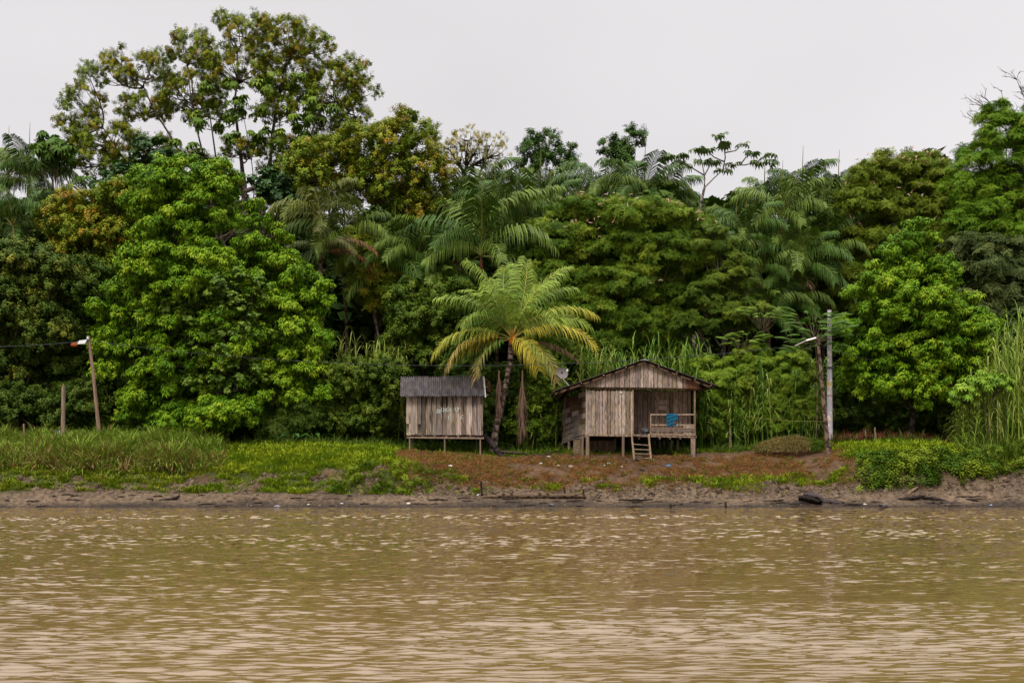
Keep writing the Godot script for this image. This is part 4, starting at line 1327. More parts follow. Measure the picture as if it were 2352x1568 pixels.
	tree("layered_tree", "smaller dark tree with tiered foliage right of the dense podded tree", "tree", 1665, 87.5, Vector2(1660, 800), [[1640, 550, 44, 36], [1660, 600, 60, 30], [1680, 640, 46, 30], [1615, 680, 46, 34], [1700, 700, 46, 32], [1600, 735, 52, 36], [1660, 740, 60, 30]],
		{"leaf": "pinnate", "pal": shade, "trunk": 0.16, "sub": 0.7, "per": 36, "size": 0.62, "density": 1.0, "fill": 0.2, "flat": 0.45, "bark": Color(0.3, 0.25, 0.2), "limb": 0.5})
	# 9, 10, 11, 12 on the right
	var pod2 := tree("podded_tree", "tall rounded tree with pinkish pods behind the cone-shaped bright tree", "tree", 2060, 94, Vector2(2060, 720), [
		[2020, 402, 62, 40], [2105, 388, 62, 34], [2165, 412, 34, 40], [1985, 470, 58, 50], [2085, 475, 82, 52], [1950, 555, 58, 52], [1935, 640, 50, 52], [2035, 575, 74, 54], [2130, 560, 64, 50], [2195, 480, 42, 50], [1985, 690, 50, 50], [1960, 600, 50, 50], [1930, 720, 46, 40]],
		{"leaf": "pinnate", "pal": [Color(0.05, 0.09, 0.009), Color(0.09, 0.14, 0.012), Color(0.13, 0.165, 0.02)], "trunk": 0.28, "sub": 0.75, "per": 40, "size": 0.68, "density": 1.3, "fill": 0.45, "jit": 0.9, "flat": 0.5, "twigs": 0.3})
	pods(pod2, 94, [[2020, 380, 60, 26], [2105, 368, 60, 22], [2085, 440, 80, 40], [1985, 440, 56, 30], [1945, 520, 50, 40], [2120, 530, 60, 30]], 110)
	tree("rainforest_tree", "tall loose-crowned green tree at the right edge of the picture", "tree", 2350, 90, Vector2(2338, 560), [
		[2285, 262, 34, 24], [2310, 320, 52, 38], [2248, 368, 40, 34], [2325, 400, 50, 40], [2225, 430, 44, 34], [2270, 480, 50, 40], [2335, 500, 46, 46], [2290, 540, 44, 34], [2205, 510, 34, 30], [2400, 350, 56, 60], [2410, 470, 60, 60], [2365, 300, 30, 50], [2345, 600, 36, 40]],
		{"leaf": "pinnate", "pal": [Color(0.04, 0.1, 0.008), Color(0.075, 0.16, 0.01), Color(0.13, 0.2, 0.014)], "trunk": 0.24, "sub": 0.7, "per": 32, "size": 0.75, "density": 0.85, "fill": 0.12, "bark": Color(0.22, 0.17, 0.13), "limb": 0.5, "under": -0.7})
	bare_tree()
	tree("shaded_tree", "dull dark tree between the cone-shaped tree and the right edge", "tree", 2270, 88, Vector2(2270, 760), [[2245, 600, 62, 50], [2305, 660, 62, 56], [2240, 690, 52, 46], [2320, 590, 50, 40], [2340, 740, 60, 50], [2400, 650, 60, 60], [2280, 760, 60, 50]],
		{"leaf": "pinnate", "pal": [Color(0.03, 0.05, 0.018), Color(0.05, 0.08, 0.026), Color(0.09, 0.115, 0.035)], "trunk": 0.2, "sub": 0.8, "per": 28, "size": 0.9, "density": 0.95, "mat": "dull_leaf"})
	# 17 dark trees at the left
	tree("shaded_tree", "dark tree with yellow-tipped leaves at the left edge of the picture", "tree", 40, 85, Vector2(40, 840), [[40, 610, 80, 46], [110, 650, 70, 52], [20, 700, 80, 70], [90, 760, 70, 70], [20, 830, 70, 70], [-60, 700, 80, 100], [-60, 850, 80, 80], [60, 580, 30, 20]],
		{"leaf": "sprig", "pal": [Color(0.022, 0.048, 0.009), Color(0.048, 0.085, 0.013), Color(0.13, 0.14, 0.018)], "trunk": 0.2, "sub": 0.75, "per": 34, "size": 1.15, "density": 1.0, "mat": "dull_leaf", "fill": 0.5})
	tree("shaded_tree", "very dark tree close behind the leaning wooden lamp pole", "tree", 165, 87, Vector2(165, 860), [[170, 690, 66, 60], [200, 640, 44, 40], [165, 780, 66, 60], [130, 850, 60, 50], [215, 850, 46, 60], [190, 920, 60, 46]],
		{"leaf": "sprig", "pal": deep, "trunk": 0.18, "sub": 0.75, "per": 34, "size": 1.2, "density": 1.0, "mat": "dull_leaf", "fill": 0.6})
	tree("rainforest_tree", "olive-leaved tree crowded between the left palms and the largest bright green tree", "tree", 205, 93, Vector2(215, 640), [[180, 480, 52, 38], [250, 530, 62, 42], [165, 560, 50, 36], [270, 455, 44, 34], [225, 610, 60, 44], [280, 600, 44, 50], [140, 520, 40, 26]],
		{"leaf": "sprig", "pal": olive, "trunk": 0.2, "sub": 0.75, "per": 32, "size": 1.15, "density": 1.0, "fill": 0.35, "bark": Color(0.24, 0.2, 0.17)})
	tree("rainforest_tree", "tree with broad bluish-green leaves behind the top of the largest bright green tree", "tree", 330, 96, Vector2(320, 520), [[300, 420, 52, 34], [360, 360, 44, 26], [250, 430, 34, 26], [330, 480, 50, 40], [640, 440, 46, 40], [690, 470, 46, 46], [610, 420, 36, 30]],
		{"leaf": "broad", "pal": [Color(0.02, 0.05, 0.018), Color(0.035, 0.08, 0.026), Color(0.06, 0.11, 0.025)], "trunk": 0.18, "sub": 0.7, "per": 18, "size": 1.0, "density": 0.9, "mat": "gloss_leaf"})
	tree("rainforest_tree", "umbrella-leaved tree rising beside the palms at the far left", "tree", 120, 98, Vector2(120, 400), [[115, 325, 24, 10], [140, 345, 26, 16], [95, 350, 20, 14], [130, 370, 30, 18]],
		{"leaf": "umbrella", "pal": [Color(0.03, 0.07, 0.012), Color(0.05, 0.1, 0.014)], "trunk": 0.12, "sub": 0.6, "per": 8, "size": 1.1, "density": 0.9, "fill": 0.1})
	# shrubs behind and between the houses
	var fresh := [Color(0.05, 0.11, 0.01), Color(0.1, 0.18, 0.014), Color(0.2, 0.27, 0.03)]
	var shrubs := [
		["dark leafy shrub between the largest bright green tree and the hut", 820, 83.2, [[800, 880, 60, 50], [850, 920, 56, 50], [770, 920, 40, 50], [880, 870, 50, 44], [740, 960, 44, 40], [830, 970, 60, 30]], shade, "sprig", 0.9],
		["tall dark shrub above the hut roof", 960, 87, [[970, 740, 70, 50], [1030, 700, 60, 50], [940, 800, 60, 50], [1000, 820, 70, 50], [900, 860, 46, 46], [930, 690, 40, 40]], shade, "sprig", 1.0],
		["shrub in the gap between hut and coconut trunk", 1090, 85, [[1090, 900, 40, 60], [1120, 970, 34, 40], [1060, 860, 44, 40], [1080, 960, 40, 44]], deep, "sprig", 0.9],
		["glossy leafy shrub left of the larger house", 1240, 84.5, [[1240, 950, 50, 46], [1265, 890, 40, 50], [1220, 990, 44, 30], [1270, 970, 30, 34]], fresh, "broad", 0.55],
		["tall shrub behind the ridge of the larger house", 1310, 88, [[1290, 850, 60, 60], [1350, 820, 60, 50], [1240, 800, 40, 50]], shade, "sprig", 0.9],
		["light green shrub right of the larger house", 1650, 84, [[1650, 900, 50, 60], [1690, 870, 46, 46], [1640, 970, 44, 40], [1620, 860, 34, 40]], fresh, "pinnate", 0.42],
		["fine-leaved shrub midway between the larger house and the grey pole", 1745, 84.5, [[1745, 870, 56, 56], [1760, 930, 54, 50], [1720, 960, 50, 46], [1730, 820, 36, 26]], fresh, "pinnate", 0.4],
		["fine-leaved shrub just left of the grey pole", 1835, 83.5, [[1835, 900, 50, 60], [1820, 850, 46, 40], [1850, 960, 46, 40], [1790, 970, 40, 36]], fresh, "pinnate", 0.4],
		["dark shrub at the foot of the largest bright green tree", 700, 83, [[690, 960, 60, 40], [740, 930, 40, 50], [640, 980, 50, 30]], deep, "pinnate", 0.8],
		["low dark shrub under the tree at the left edge", 90, 82.5, [[40, 930, 60, 44], [110, 940, 50, 44], [180, 930, 44, 50], [-30, 940, 50, 50]], deep, "sprig", 0.9],
		["scrubby bush under the cone-shaped tree at right", 2160, 83.5, [[2160, 960, 60, 34], [2230, 940, 50, 50], [2010, 960, 50, 30], [1950, 930, 34, 50]], deep, "sprig", 0.9],
		["leafy bush overhanging the clay bank at the right edge", 2300, 76, [[2290, 1060, 50, 26], [2340, 1080, 40, 24], [2400, 1040, 60, 40]], fresh, "pinnate", 0.55]]
	for s in shrubs:
		tree("shrub", s[0], "shrub", s[1], s[2], Vector2(s[3][0][0], s[3][0][1] + 20), s[3], {"leaf": s[5], "pal": s[4], "trunk": 0.07, "sub": 0.5, "per": int(22 / s[6]), "size": s[6], "density": 1.0, "fill": 0.6, "limbs": false, "group": "shrubs along the forest edge"})
	# cassava-like bush
	tree("shrub", "pale umbrella-leaved bush before the tall cane at right", "shrub", 2262, 77.5, Vector2(2258, 930), [[2240, 890, 40, 20], [2285, 885, 34, 20], [2215, 910, 26, 16], [2270, 870, 30, 12]],
		{"leaf": "umbrella", "pal": [Color(0.05, 0.12, 0.012), Color(0.09, 0.18, 0.016), Color(0.14, 0.22, 0.025)], "trunk": 0.05, "sub": 0.42, "per": 9, "size": 0.62, "density": 1.1, "fill": 0.1})
	# feathery saplings
	feathery("sapling with large feathery leaves before the grey concrete pole", 1872, 79.0, Vector2(1872, 775), [1872, 760, 80, 62], 90, Color(0.075, 0.15, 0.022), 1.0)
	feathery("flat-topped feathery sapling left of the grey concrete pole", 1752, 85.0, Vector2(1752, 740), [1750, 715, 66, 16], 44, Color(0.12, 0.19, 0.02), 0.9)
	feathery("low feathery sapling in the shrubs right of the larger house roof", 1700, 84.0, Vector2(1700, 800), [1710, 775, 56, 18], 30, Color(0.12, 0.19, 0.02), 0.8)
	# far forest closing the gaps
	rng.seed = 909
	var xf := []
	var cols := PackedColorArray()
	for i in 42000:
		var px := rng.randf_range(-900, 3300)
		var d := rng.randf_range(99.0, 150.0)
		var top := 478.0 + 40.0 * sin(px * 0.011) + 30.0 * sin(px * 0.031 + 2.0)
		if px > 1900: top -= 60
		if px < 700: top -= 30
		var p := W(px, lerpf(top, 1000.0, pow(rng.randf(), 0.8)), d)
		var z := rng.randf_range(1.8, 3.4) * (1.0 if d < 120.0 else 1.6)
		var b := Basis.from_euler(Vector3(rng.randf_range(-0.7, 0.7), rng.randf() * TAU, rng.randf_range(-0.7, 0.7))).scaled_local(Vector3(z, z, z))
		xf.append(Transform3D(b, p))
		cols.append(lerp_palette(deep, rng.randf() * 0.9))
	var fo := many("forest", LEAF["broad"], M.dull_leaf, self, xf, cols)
	tag(fo, "dense dark rainforest closing the gaps behind the palms", "", "", "stuff")
	# undergrowth at the forest edge
	xf = []
	cols = PackedColorArray()
	for i in 26000:
		var px := rng.randf_range(-300, 2700)
		var d := rng.randf_range(84.0, 97.0)
		if px > 890 and px < 1130 and d < 85.0: continue
		if px > 1270 and px < 1640 and d < 86.0: continue
		var g := G(px, d)
		var hgt := rng.randf_range(0.0, 5.5) * (0.2 + 0.8 * smoothstep(84.0, 92.0, d))
		var z := rng.randf_range(0.8, 1.7)
		var b := Basis.from_euler(Vector3(rng.randf_range(-0.5, 0.5), rng.randf() * TAU, rng.randf_range(-0.5, 0.5))).scaled_local(Vector3(z, z, z))
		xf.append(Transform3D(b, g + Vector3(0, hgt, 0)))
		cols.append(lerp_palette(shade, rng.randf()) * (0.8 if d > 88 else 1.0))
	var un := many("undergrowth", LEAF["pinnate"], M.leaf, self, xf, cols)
	tag(un, "tangled dark undergrowth along the foot of the forest", "", "", "stuff")

func pods(root: Node3D, d: float, zones: Array, count: int) -> void:
	var xf := []
	var cols := PackedColorArray()
	var mb := MB.new()
	mb.tube(PackedVector3Array([Vector3.ZERO, Vector3(0.05, 0.1, 0), Vector3(0.14, 0.15, 0), Vector3(0.24, 0.12, 0)]), PackedFloat32Array([0.012, 0.03, 0.03, 0.012]), 5, Color(1, 1, 1))
	for i in count:
		var z: Array = zones[i % zones.size()]
		var a := rng.randf() * TAU
		var r := sqrt(rng.randf())
		var p := W(z[0] + cos(a) * z[2] * r, z[1] + sin(a) * z[3] * r, d) - root.position
		p.z += (1.0 - r) * z[2] / F * d * 0.8 + 0.9
		xf.append(Transform3D(Basis.from_euler(Vector3(rng.randf() * 3, rng.randf() * TAU, rng.randf() * 3)).scaled_local(Vector3.ONE * rng.randf_range(0.9, 1.4)), p))
		cols.append(Color(0.42, 0.33, 0.24).lerp(Color(0.4, 0.2, 0.14), rng.randf()))
	many("pods", mb.mesh(), M.plain, root, xf, cols)

func feathery(label: String, px: float, d: float, fork: Vector2, z: Array, count: int, k: Color, size: float) -> void:
	rng.seed = hash(label)
	var base := G(px, d, -0.05)
	var root := thing("feathery_sapling", label, "sapling", base)
	var top := W(fork.x, fork.y, d) - base
	var tr := MB.new()
	tr.tube(bent(Vector3.ZERO, top, Vector3(0.15, 0, 0), 5), taper(0.05, 0.03, 6), 6, Color(0.2, 0.17, 0.1))
	part("trunk", tr.mesh(), M.bark, root)
	var fm := StandardMaterial3D.new()
	fm.resource_name = "feather_leaf"
	fm.vertex_color_use_as_albedo = true
	fm.albedo_color = k.linear_to_srgb()
	fm.roughness = 0.6
	fm.metallic_specular = 0.25
	fm.cull_mode = BaseMaterial3D.CULL_DISABLED
	fm.backlight_enabled = true
	fm.backlight = Color(0.4, 0.45, 0.15)
	for i in count:
		var a := i * 2.4
		var r := sqrt((i + 0.5) / count)
		var c := W(z[0] + cos(a) * z[2] * 0.75 * r, z[1] + rng.randf_range(-1, 1) * z[3] * 0.8, d) - base
		c.z += sin(a) * z[2] * 0.6 * r / F * d
		var fr := part("frond", LEAF["feather"], fm, root, c)
		fr.rotation = Vector3(rng.randf_range(-0.3, 0.3), -a + rng.randf_range(-0.4, 0.4), rng.randf_range(-0.1, 0.5))
		fr.scale = Vector3.ONE * size * rng.randf_range(0.7, 1.1)
		if i % 2 == 0:
			var tw := MB.new()
			tw.tube(bent(top - Vector3(0, rng.randf_range(0.0, 0.7), 0), c, Vector3(0, -0.1, 0), 3), taper(0.025, 0.01, 4), 4, Color(0.2, 0.17, 0.1))
			part("twig", tw.mesh(), M.bark, root)

func cecropia() -> void:
	rng.seed = 606
	var d := 99.0
	var base := G(1590, d)
	var root := thing("cecropia_tree", "slender white-stemmed tree with sparse umbrella leaves against the sky", "tree", base)
	var Q := func(px: float, py: float, dz := 0.0) -> Vector3: return W(px, py, d + dz) - base
	var tr := MB.new()
	tr.tube(PackedVector3Array([Vector3.ZERO, Q.call(1598, 600), Q.call(1603, 500), Q.call(1612, 455), Q.call(1618, 430)]), PackedFloat32Array([0.16, 0.14, 0.12, 0.11, 0.1]), 7, Color(0.42, 0.37, 0.32), 0.04)
	part("trunk", tr.mesh(), M.bark, root)
	var branches := [[[1618, 430], [1618, 402], [1612, 370], [1602, 345]], [[1618, 402], [1590, 385], [1560, 372], [1532, 362]], [[1590, 385], [1572, 372], [1565, 355]], [[1618, 430], [1640, 408], [1660, 390], [1680, 378]], [[1660, 392], [1666, 360], [1662, 335], [1648, 312]], [[1664, 350], [1690, 345], [1705, 330]], [[1680, 378], [1710, 378], [1740, 372], [1770, 374]], [[1700, 378], [1712, 362], [1726, 352]], [[1740, 372], [1748, 362], [1760, 358]], [[1662, 370], [1640, 360], [1624, 345]], [[1618, 402], [1630, 380], [1636, 372]]]
	var tips := []
	for b in branches:
		var mb := MB.new()
		var pts := PackedVector3Array()
		var dz := rng.randf_range(-1.2, 1.2)
		for i in b.size(): pts.append(Q.call(b[i][0], b[i][1], dz * i / 3.0))
		mb.tube(pts, taper(0.06, 0.025, pts.size()), 6, Color(0.33, 0.28, 0.24))
		part("branch", mb.mesh(), M.bark, root)
		tips.append(pts[-1])
		if pts.size() > 3: tips.append(pts[2])
	var fm := StandardMaterial3D.new()
	fm.resource_name = "umbrella_leaf"
	fm.vertex_color_use_as_albedo = true
	fm.albedo_color = Color(0.085, 0.13, 0.035).linear_to_srgb()
	fm.roughness = 0.6
	fm.cull_mode = BaseMaterial3D.CULL_DISABLED
	fm.backlight_enabled = true
	fm.backlight = Color(0.4, 0.45, 0.2)
	for t in tips:
		for i in 4:
			var a := i * 1.7 + rng.randf()
			var off := Vector3(cos(a), rng.randf_range(-0.15, 0.5), sin(a)) * rng.randf_range(0.25, 0.55)
			var lf := part("leaf", LEAF["umbrella"], fm, root, t + off)
			lf.rotation = Vector3(rng.randf_range(-0.6, 0.6), rng.randf() * TAU, rng.randf_range(-0.6, 0.6))
			lf.scale = Vector3.ONE * rng.randf_range(0.75, 1.15)

func bare_tree() -> void:
	rng.seed = 707
	var d := 104.0
	var base := G(2395, d)
	var root := thing("bare_tree", "leafless grey-branched tree at the upper right corner", "tree", base)
	var Q := func(px: float, py: float) -> Vector3: return W(px, py, d) - base
	var tr := MB.new()
	tr.tube(PackedVector3Array([Vector3.ZERO, Q.call(2400, 600), Q.call(2390, 380)]), PackedFloat32Array([0.3, 0.24, 0.16]), 7, Color(0.16, 0.14, 0.13), 0.05)
	part("trunk", tr.mesh(), M.bark, root)
	for e in [[2232, 232], [2255, 262], [2300, 210], [2335, 182], [2262, 222], [2280, 245], [2330, 260], [2240, 280], [2360, 170], [2300, 285], [2345, 215], [2380, 190]]:
		var mb := MB.new()
		var a: Vector3 = Q.call(2388 + rng.randf_range(-8, 4), rng.randf_range(300, 380))
		var b: Vector3 = Q.call(e[0], e[1])
		var m := bent(a, b, Vector3(rng.randf_range(-0.3, 0.3), 0.5, rng.randf_range(-1.5, 1.5)), 6)
		mb.tube(m, taper(0.07, 0.018, 7), 5, Color(0.15, 0.13, 0.125), 0.1)
		for i in 9:
			var p := m[rng.randi_range(2, 6)]
			var q := p + Vector3(rng.randf_range(-1.2, 0.4), rng.randf_range(-0.1, 0.9), rng.randf_range(-0.7, 0.7))
			mb.tube(bent(p, q, Vector3(0, 0.1, 0), 2), taper(0.028, 0.012, 3), 4, Color(0.15, 0.13, 0.125))
			for j in 2:
				var q2 := q + Vector3(rng.randf_range(-0.4, 0.3), rng.randf_range(-0.1, 0.4), rng.randf_range(-0.3, 0.3))
				mb.tube(PackedVector3Array([p.lerp(q, 0.7), q2]), PackedFloat32Array([0.014, 0.01]), 3, Color(0.15, 0.13, 0.125))
		part("branch", mb.mesh(), M.bark, root)

# ---------------------------------------------------------------- palms
func build_palms() -> void:
	for p in [
		["palm with the longest arching fronds, above the coconut palm", 1105, 570, 90.0, 175, 15, {"flower": [[-1.6, -0.6, 1.0]]}],
		["slender palm with a pinkish flower spray, left of the long-fronded palm", 962, 580, 89.5, 110, 12, {"flower": [[0.0, -1.0, 0.8], [0.9, -1.0, 0.6]]}],
		["palm crowded behind the orange-tinged tree's right side", 1045, 500, 96.0, 140, 13, {}],
		["palm with a tan flower spray behind the dense podded tree's left side", 1190, 500, 94.0, 145, 14, {"flower": [[0.2, -1.1, 1.0]]}],
		["palm on the skyline below the leaning dark-leaved tree", 1240, 430, 108.0, 105, 12, {}],
		["palm on the skyline below the nearly bare tree", 1115, 415, 110.0, 95, 12, {}],
		["yellowish palm on the skyline, beside the leaning dark-leaved tree's foot", 1330, 440, 109.0, 80, 10, {"hue": 0.35}],
		["palm on the skyline left of the small twin-headed tree", 1390, 440, 103.0, 125, 14, {}],
		["palm on the skyline right of the small twin-headed tree", 1480, 440, 102.0, 130, 14, {}],
		["palm on the skyline left of the white-stemmed tree", 1525, 465, 103.0, 105, 13, {}],
		["low palm on the skyline right of the white-stemmed tree", 1650, 520, 106.0, 75, 11, {"spear": false}],
		["palm at the left of the right-hand palm grove", 1712, 540, 93.0, 112, 13, {"flower": [[0.6, -1.2, 1.0]]}],
		["tall palm in the middle of the right-hand palm grove", 1795, 490, 94.0, 122, 13, {}],
		["tallest palm of the right-hand grove, beside the rounded podded tree", 1885, 480, 95.5, 118, 13, {"hue": 0.12}],
		["broad palm low in the right-hand palm grove", 1838, 600, 91.5, 128, 14, {"flower": [[0.3, -1.1, 1.0]]}],
		["drooping palm at the foot of the right-hand palm grove", 1812, 690, 91.5, 125, 13, {"spear": false}],
		["palm low at the left of the right-hand grove, over the layered tree", 1748, 610, 91.5, 116, 13, {}],
		["palm squeezed in above the coconut palm, left of the dense podded tree", 1135, 480, 93.5, 120, 13, {}],
		["palm just left of the long-fronded palm, above the flower spray", 1000, 540, 92.5, 120, 13, {}],
		["palm against the rounded podded tree's left side", 1900, 570, 93.2, 115, 13, {}],
		["palm between the layered tree's top and the right-hand grove", 1668, 580, 92.0, 105, 12, {"spear": false}],
		["palm low in the middle of the right-hand grove", 1762, 700, 90.2, 105, 12, {"spear": false}],
		["palm on the skyline between the white-stemmed tree and the right-hand grove", 1690, 520, 98.0, 92, 12, {}],
		["palm behind the left side of the right-hand grove", 1755, 450, 100.0, 104, 12, {}],
		["palm behind the middle of the right-hand grove", 1842, 435, 101.0, 104, 13, {}],
		["palm on the skyline touching the rounded podded tree", 1925, 430, 102.0, 92, 12, {}],
		["palm framed in the centre of the right-hand grove", 1800, 555, 93.2, 108, 13, {}],
		["palm behind the right shoulder of the dense podded tree", 1600, 530, 99.0, 96, 12, {"spear": false}],
		["palm behind the left shoulder of the dense podded tree", 1262, 480, 98.5, 100, 12, {}],
		["palm on the skyline at the far left edge", 18, 385, 104.0, 100, 12, {}],
		["palm with paired spear leaves near the left edge", 66, 400, 101.0, 120, 13, {}],
		["palm with a red-brown sheath at the left edge", 30, 500, 96.0, 120, 12, {"sheath": Color(0.2, 0.055, 0.03)}],
		["palm half hidden behind the olive-leaved tree", 130, 480, 98.0, 110, 12, {}],
		["brownish withering palm left of the orange-tinged tree's trunk", 735, 480, 90.5, 112, 12, {"hue": 0.5, "spear": false}],
		["palm between the largest bright green tree and the orange-tinged tree", 790, 560, 91.5, 140, 13, {"hue": 0.15}],
		["palm below the orange-tinged tree's crown", 905, 600, 91.0, 135, 13, {}],
		["low palm behind the coconut palm's left fronds", 1015, 650, 88.5, 110, 12, {}],
		["palm behind the top of the tallest tree's trunk", 680, 430, 104.0, 100, 12, {}]]:
		palm(p[0], p[1], p[2], p[3], p[4], p[5], p[6])
	# the big reddish dying frond
	var d := 88.0
	var base := G(760, d)
	var root := thing("palm_tree", "stubby palm with large drooping fronds, one red-brown and dying", "palm tree", base, 0.0, "feathery palms of the rainforest edge")
	var crown := W(735, 580, d) - base
	var tr := MB.new()
	tr.tube(bent(Vector3.ZERO, crown, Vector3(-0.2, 0, 0), 5), taper(0.16, 0.12, 6), 7, Color(0.14, 0.1, 0.07), 0.05)
	part("trunk", tr.mesh(), M.bark, root)
	for q in [[-18, 35.0, 55.0, 4.6, Color(0.07, 0.06, 0.015), Color(0.17, 0.055, 0.025)], [8, 20.0, 60.0, 4.2, Color(0.16, 0.05, 0.025), Color(0.2, 0.07, 0.03)], [40, 60.0, 80.0, 4.0, Color(0.06, 0.07, 0.02), Color(0.09, 0.08, 0.02)], [150, 50.0, 90.0, 3.6, Color(0.05, 0.07, 0.02), Color(0.09, 0.08, 0.02)], [215, 40.0, 90.0, 3.6, Color(0.05, 0.07, 0.02), Color(0.08, 0.08, 0.02)], [275, 65.0, 80.0, 3.8, Color(0.05, 0.07, 0.02), Color(0.09, 0.09, 0.02)], [330, 45.0, 85.0, 3.6, Color(0.06, 0.07, 0.02), Color(0.1, 0.09, 0.02)], [90, 75.0, 60.0, 3.8, Color(0.05, 0.07, 0.02), Color(0.09, 0.09, 0.02)]]:
		var fr := part("frond", frond(q[3], q[1], q[2] + 30.0, 1.0, 60, 1.0, 0.05, int(q[0]) + 400, q[4], q[5], 0.03), M.frond, root, crown)
		fr.rotation_degrees.y = q[0]

func build_coconut() -> void:
	rng.seed = 303
	var d := 81.5
	var base := G(1130, d, -0.1)
	var root := thing("coconut_palm", "yellowing coconut palm with a curved trunk between hut and larger house", "palm tree", base)
	var crown := W(1176, 783, d) - base
	var path := PackedVector3Array([Vector3.ZERO, W(1140, 975, d) - base, W(1152, 930, d) - base, W(1162, 880, d) - base, W(1171, 835, d) - base, crown])
	var tr := MB.new()
	tr.tube(path, PackedFloat32Array([0.29, 0.2, 0.17, 0.155, 0.155, 0.2]), 10, Color(0.46, 0.35, 0.29), 0.07)
	part("trunk", tr.mesh(), M.bark, root)
	# old leaf scars round the trunk
	for i in 16:
		var f := 0.25 + i * 0.28
		var p := path[0].lerp(path[1], clampf(f, 0, 1)) if f < 1.0 else path[mini(int(f), 4)].lerp(path[mini(int(f), 4) + 1], f - int(f))
		var mb := MB.new()
		mb.tube(PackedVector3Array([p, p + Vector3(0.012, 0.05, 0)]), PackedFloat32Array([0.25 if f > 1.0 else 0.3, 0.235 if f > 1.0 else 0.28]), 10, tone_of(Color(0.34, 0.24, 0.19), 0.35, 1.3), 0.05, i)
		part("leaf_scar", mb.mesh(), M.bark, root)
	var green := Color(0.09, 0.165, 0.02)
	var lime := Color(0.18, 0.25, 0.03)
	var gold := Color(0.34, 0.29, 0.03)
	var straw := Color(0.3, 0.2, 0.08)
	var dry := Color(0.15, 0.085, 0.05)
	# azimuth (0 right, 90 away, -90 towards the river), start angle, bend, length, colours
	var spec := [
		[176, 58, 58, 5.3, green, lime], [160, 70, 40, 5.0, lime, lime], [128, 76, 34, 5.0, green, lime], [84, 80, 30, 4.8, lime, lime], [40, 76, 36, 5.0, lime, lime], [18, 66, 50, 5.3, green, lime], [4, 52, 66, 5.5, lime, gold],
		[-14, 26, 74, 5.7, gold, gold], [-4, 38, 60, 4.9, lime, lime], [186, 32, 74, 5.2, lime, gold], [200, 14, 66, 4.9, gold, straw], [160, 15, 60, 4.6, green, green], [-104, 80, 84, 4.4, lime, lime], [-56, 8, 84, 3.5, gold, gold], [-48, 56, 100, 4.4, lime, lime], [-140, 60, 95, 4.4, green, lime],
		[112, 86, 24, 5.7, lime, lime], [62, 84, 28, 5.6, green, lime], [166, 80, 34, 5.4, green, lime], [12, 78, 36, 5.5, lime, lime],
		[215, -10, 60, 4.0, green, straw], [-30, -6, 62, 4.5, lime, straw], [100, 55, 80, 4.6, green, green], [45, 32, 70, 4.8, green, green], [140, 40, 70, 4.6, green, green]]
	for q in spec:
		var k: Color = q[4]
		var fr := part("frond", frond(q[3] * 1.07, q[1], q[2] + 14.0, 1.6, 64, rng.randf_range(0.7, 1.3), 0.055, int(q[0]) + 900, k, q[5], 0.06, Color(0.33, 0.27, 0.06)), M.frond, root, crown + Vector3(0, 0.15, 0))
		fr.rotation_degrees = Vector3(rng.randf_range(-24, 24), q[0] + rng.randf_range(-8, 8), rng.randf_range(-7, 7))
	for q in [[-8, 10, 55, 4.4]]:
		var fr := part("dead_frond", frond(q[3], q[1], q[2], 0.8, 60, 1.6, 0.045, int(q[0]) + 1300, dry, dry * 1.2, 0.05, Color(0.2, 0.13, 0.08)), M.frond, root, crown + Vector3(0, -0.15, 0))
		fr.rotation_degrees.y = q[0]
	for q in [[262, 1.0], [-70, 1.0], [240, 0.8]]:
		var sh := MB.new()
		sh.tube(PackedVector3Array([Vector3.ZERO, Vector3(0.1, 0.35, 0), Vector3(0.22, 0.75, 0)]), PackedFloat32Array([0.05, 0.04, 0.02]), 5, Color(0.4, 0.14, 0.02))
		var so := part("leaf_stalk", sh.mesh(), M.plain, root, crown)
		so.rotation_degrees.y = q[0]
	for i in 7:
		var a := i * 0.9
		part("coconut", blob(0.11, Vector3(1, 1.15, 1), 0.05, i, Color(0.42, 0.11, 0.015)), M.plain, root, crown + Vector3(0.1 + cos(a) * 0.17, -0.02 + sin(a) * 0.16, 0.36 + 0.05 * (i % 3)))
	# two hanks of dead fronds hanging at the trunk
	for q in [[1200, 868, 1018, "hank of dead brown palm fronds hanging right of the coconut trunk"], [1146, 868, 960, "hank of dead brown palm fronds hanging against the coconut trunk"]]:
		var top := W(q[0], q[1], 80.9)
		var bot := W(q[0] - 6, q[2], 80.9)
		var len := top.y - bot.y
		var mb := MB.new()
		for i in 90:
			var a := rng.randf() * TAU
			var f := rng.randf()
			var p := Vector3(cos(a) * 0.1, -f * len * 0.74, sin(a) * 0.1)
			var t := rng.randf_range(0.7, 1.2)
			mb.blade(p, Vector3(cos(a) * 0.28, -1.0, sin(a) * 0.28), len * rng.randf_range(0.25, 0.45), 0.05, 0.3, 3, Color(0.13 * t, 0.075 * t, 0.05 * t), Color(0.17 * t, 0.1 * t, 0.07 * t))
		mb.tube(PackedVector3Array([Vector3(0, 0.5, 0), Vector3(0, -len * 0.5, 0), Vector3(-0.1, -len, 0)]), PackedFloat32Array([0.06, 0.08, 0.03]), 6, Color(0.16, 0.1, 0.065))
		part("hanging_frond", mb.mesh(), M.plain, root, top - base)

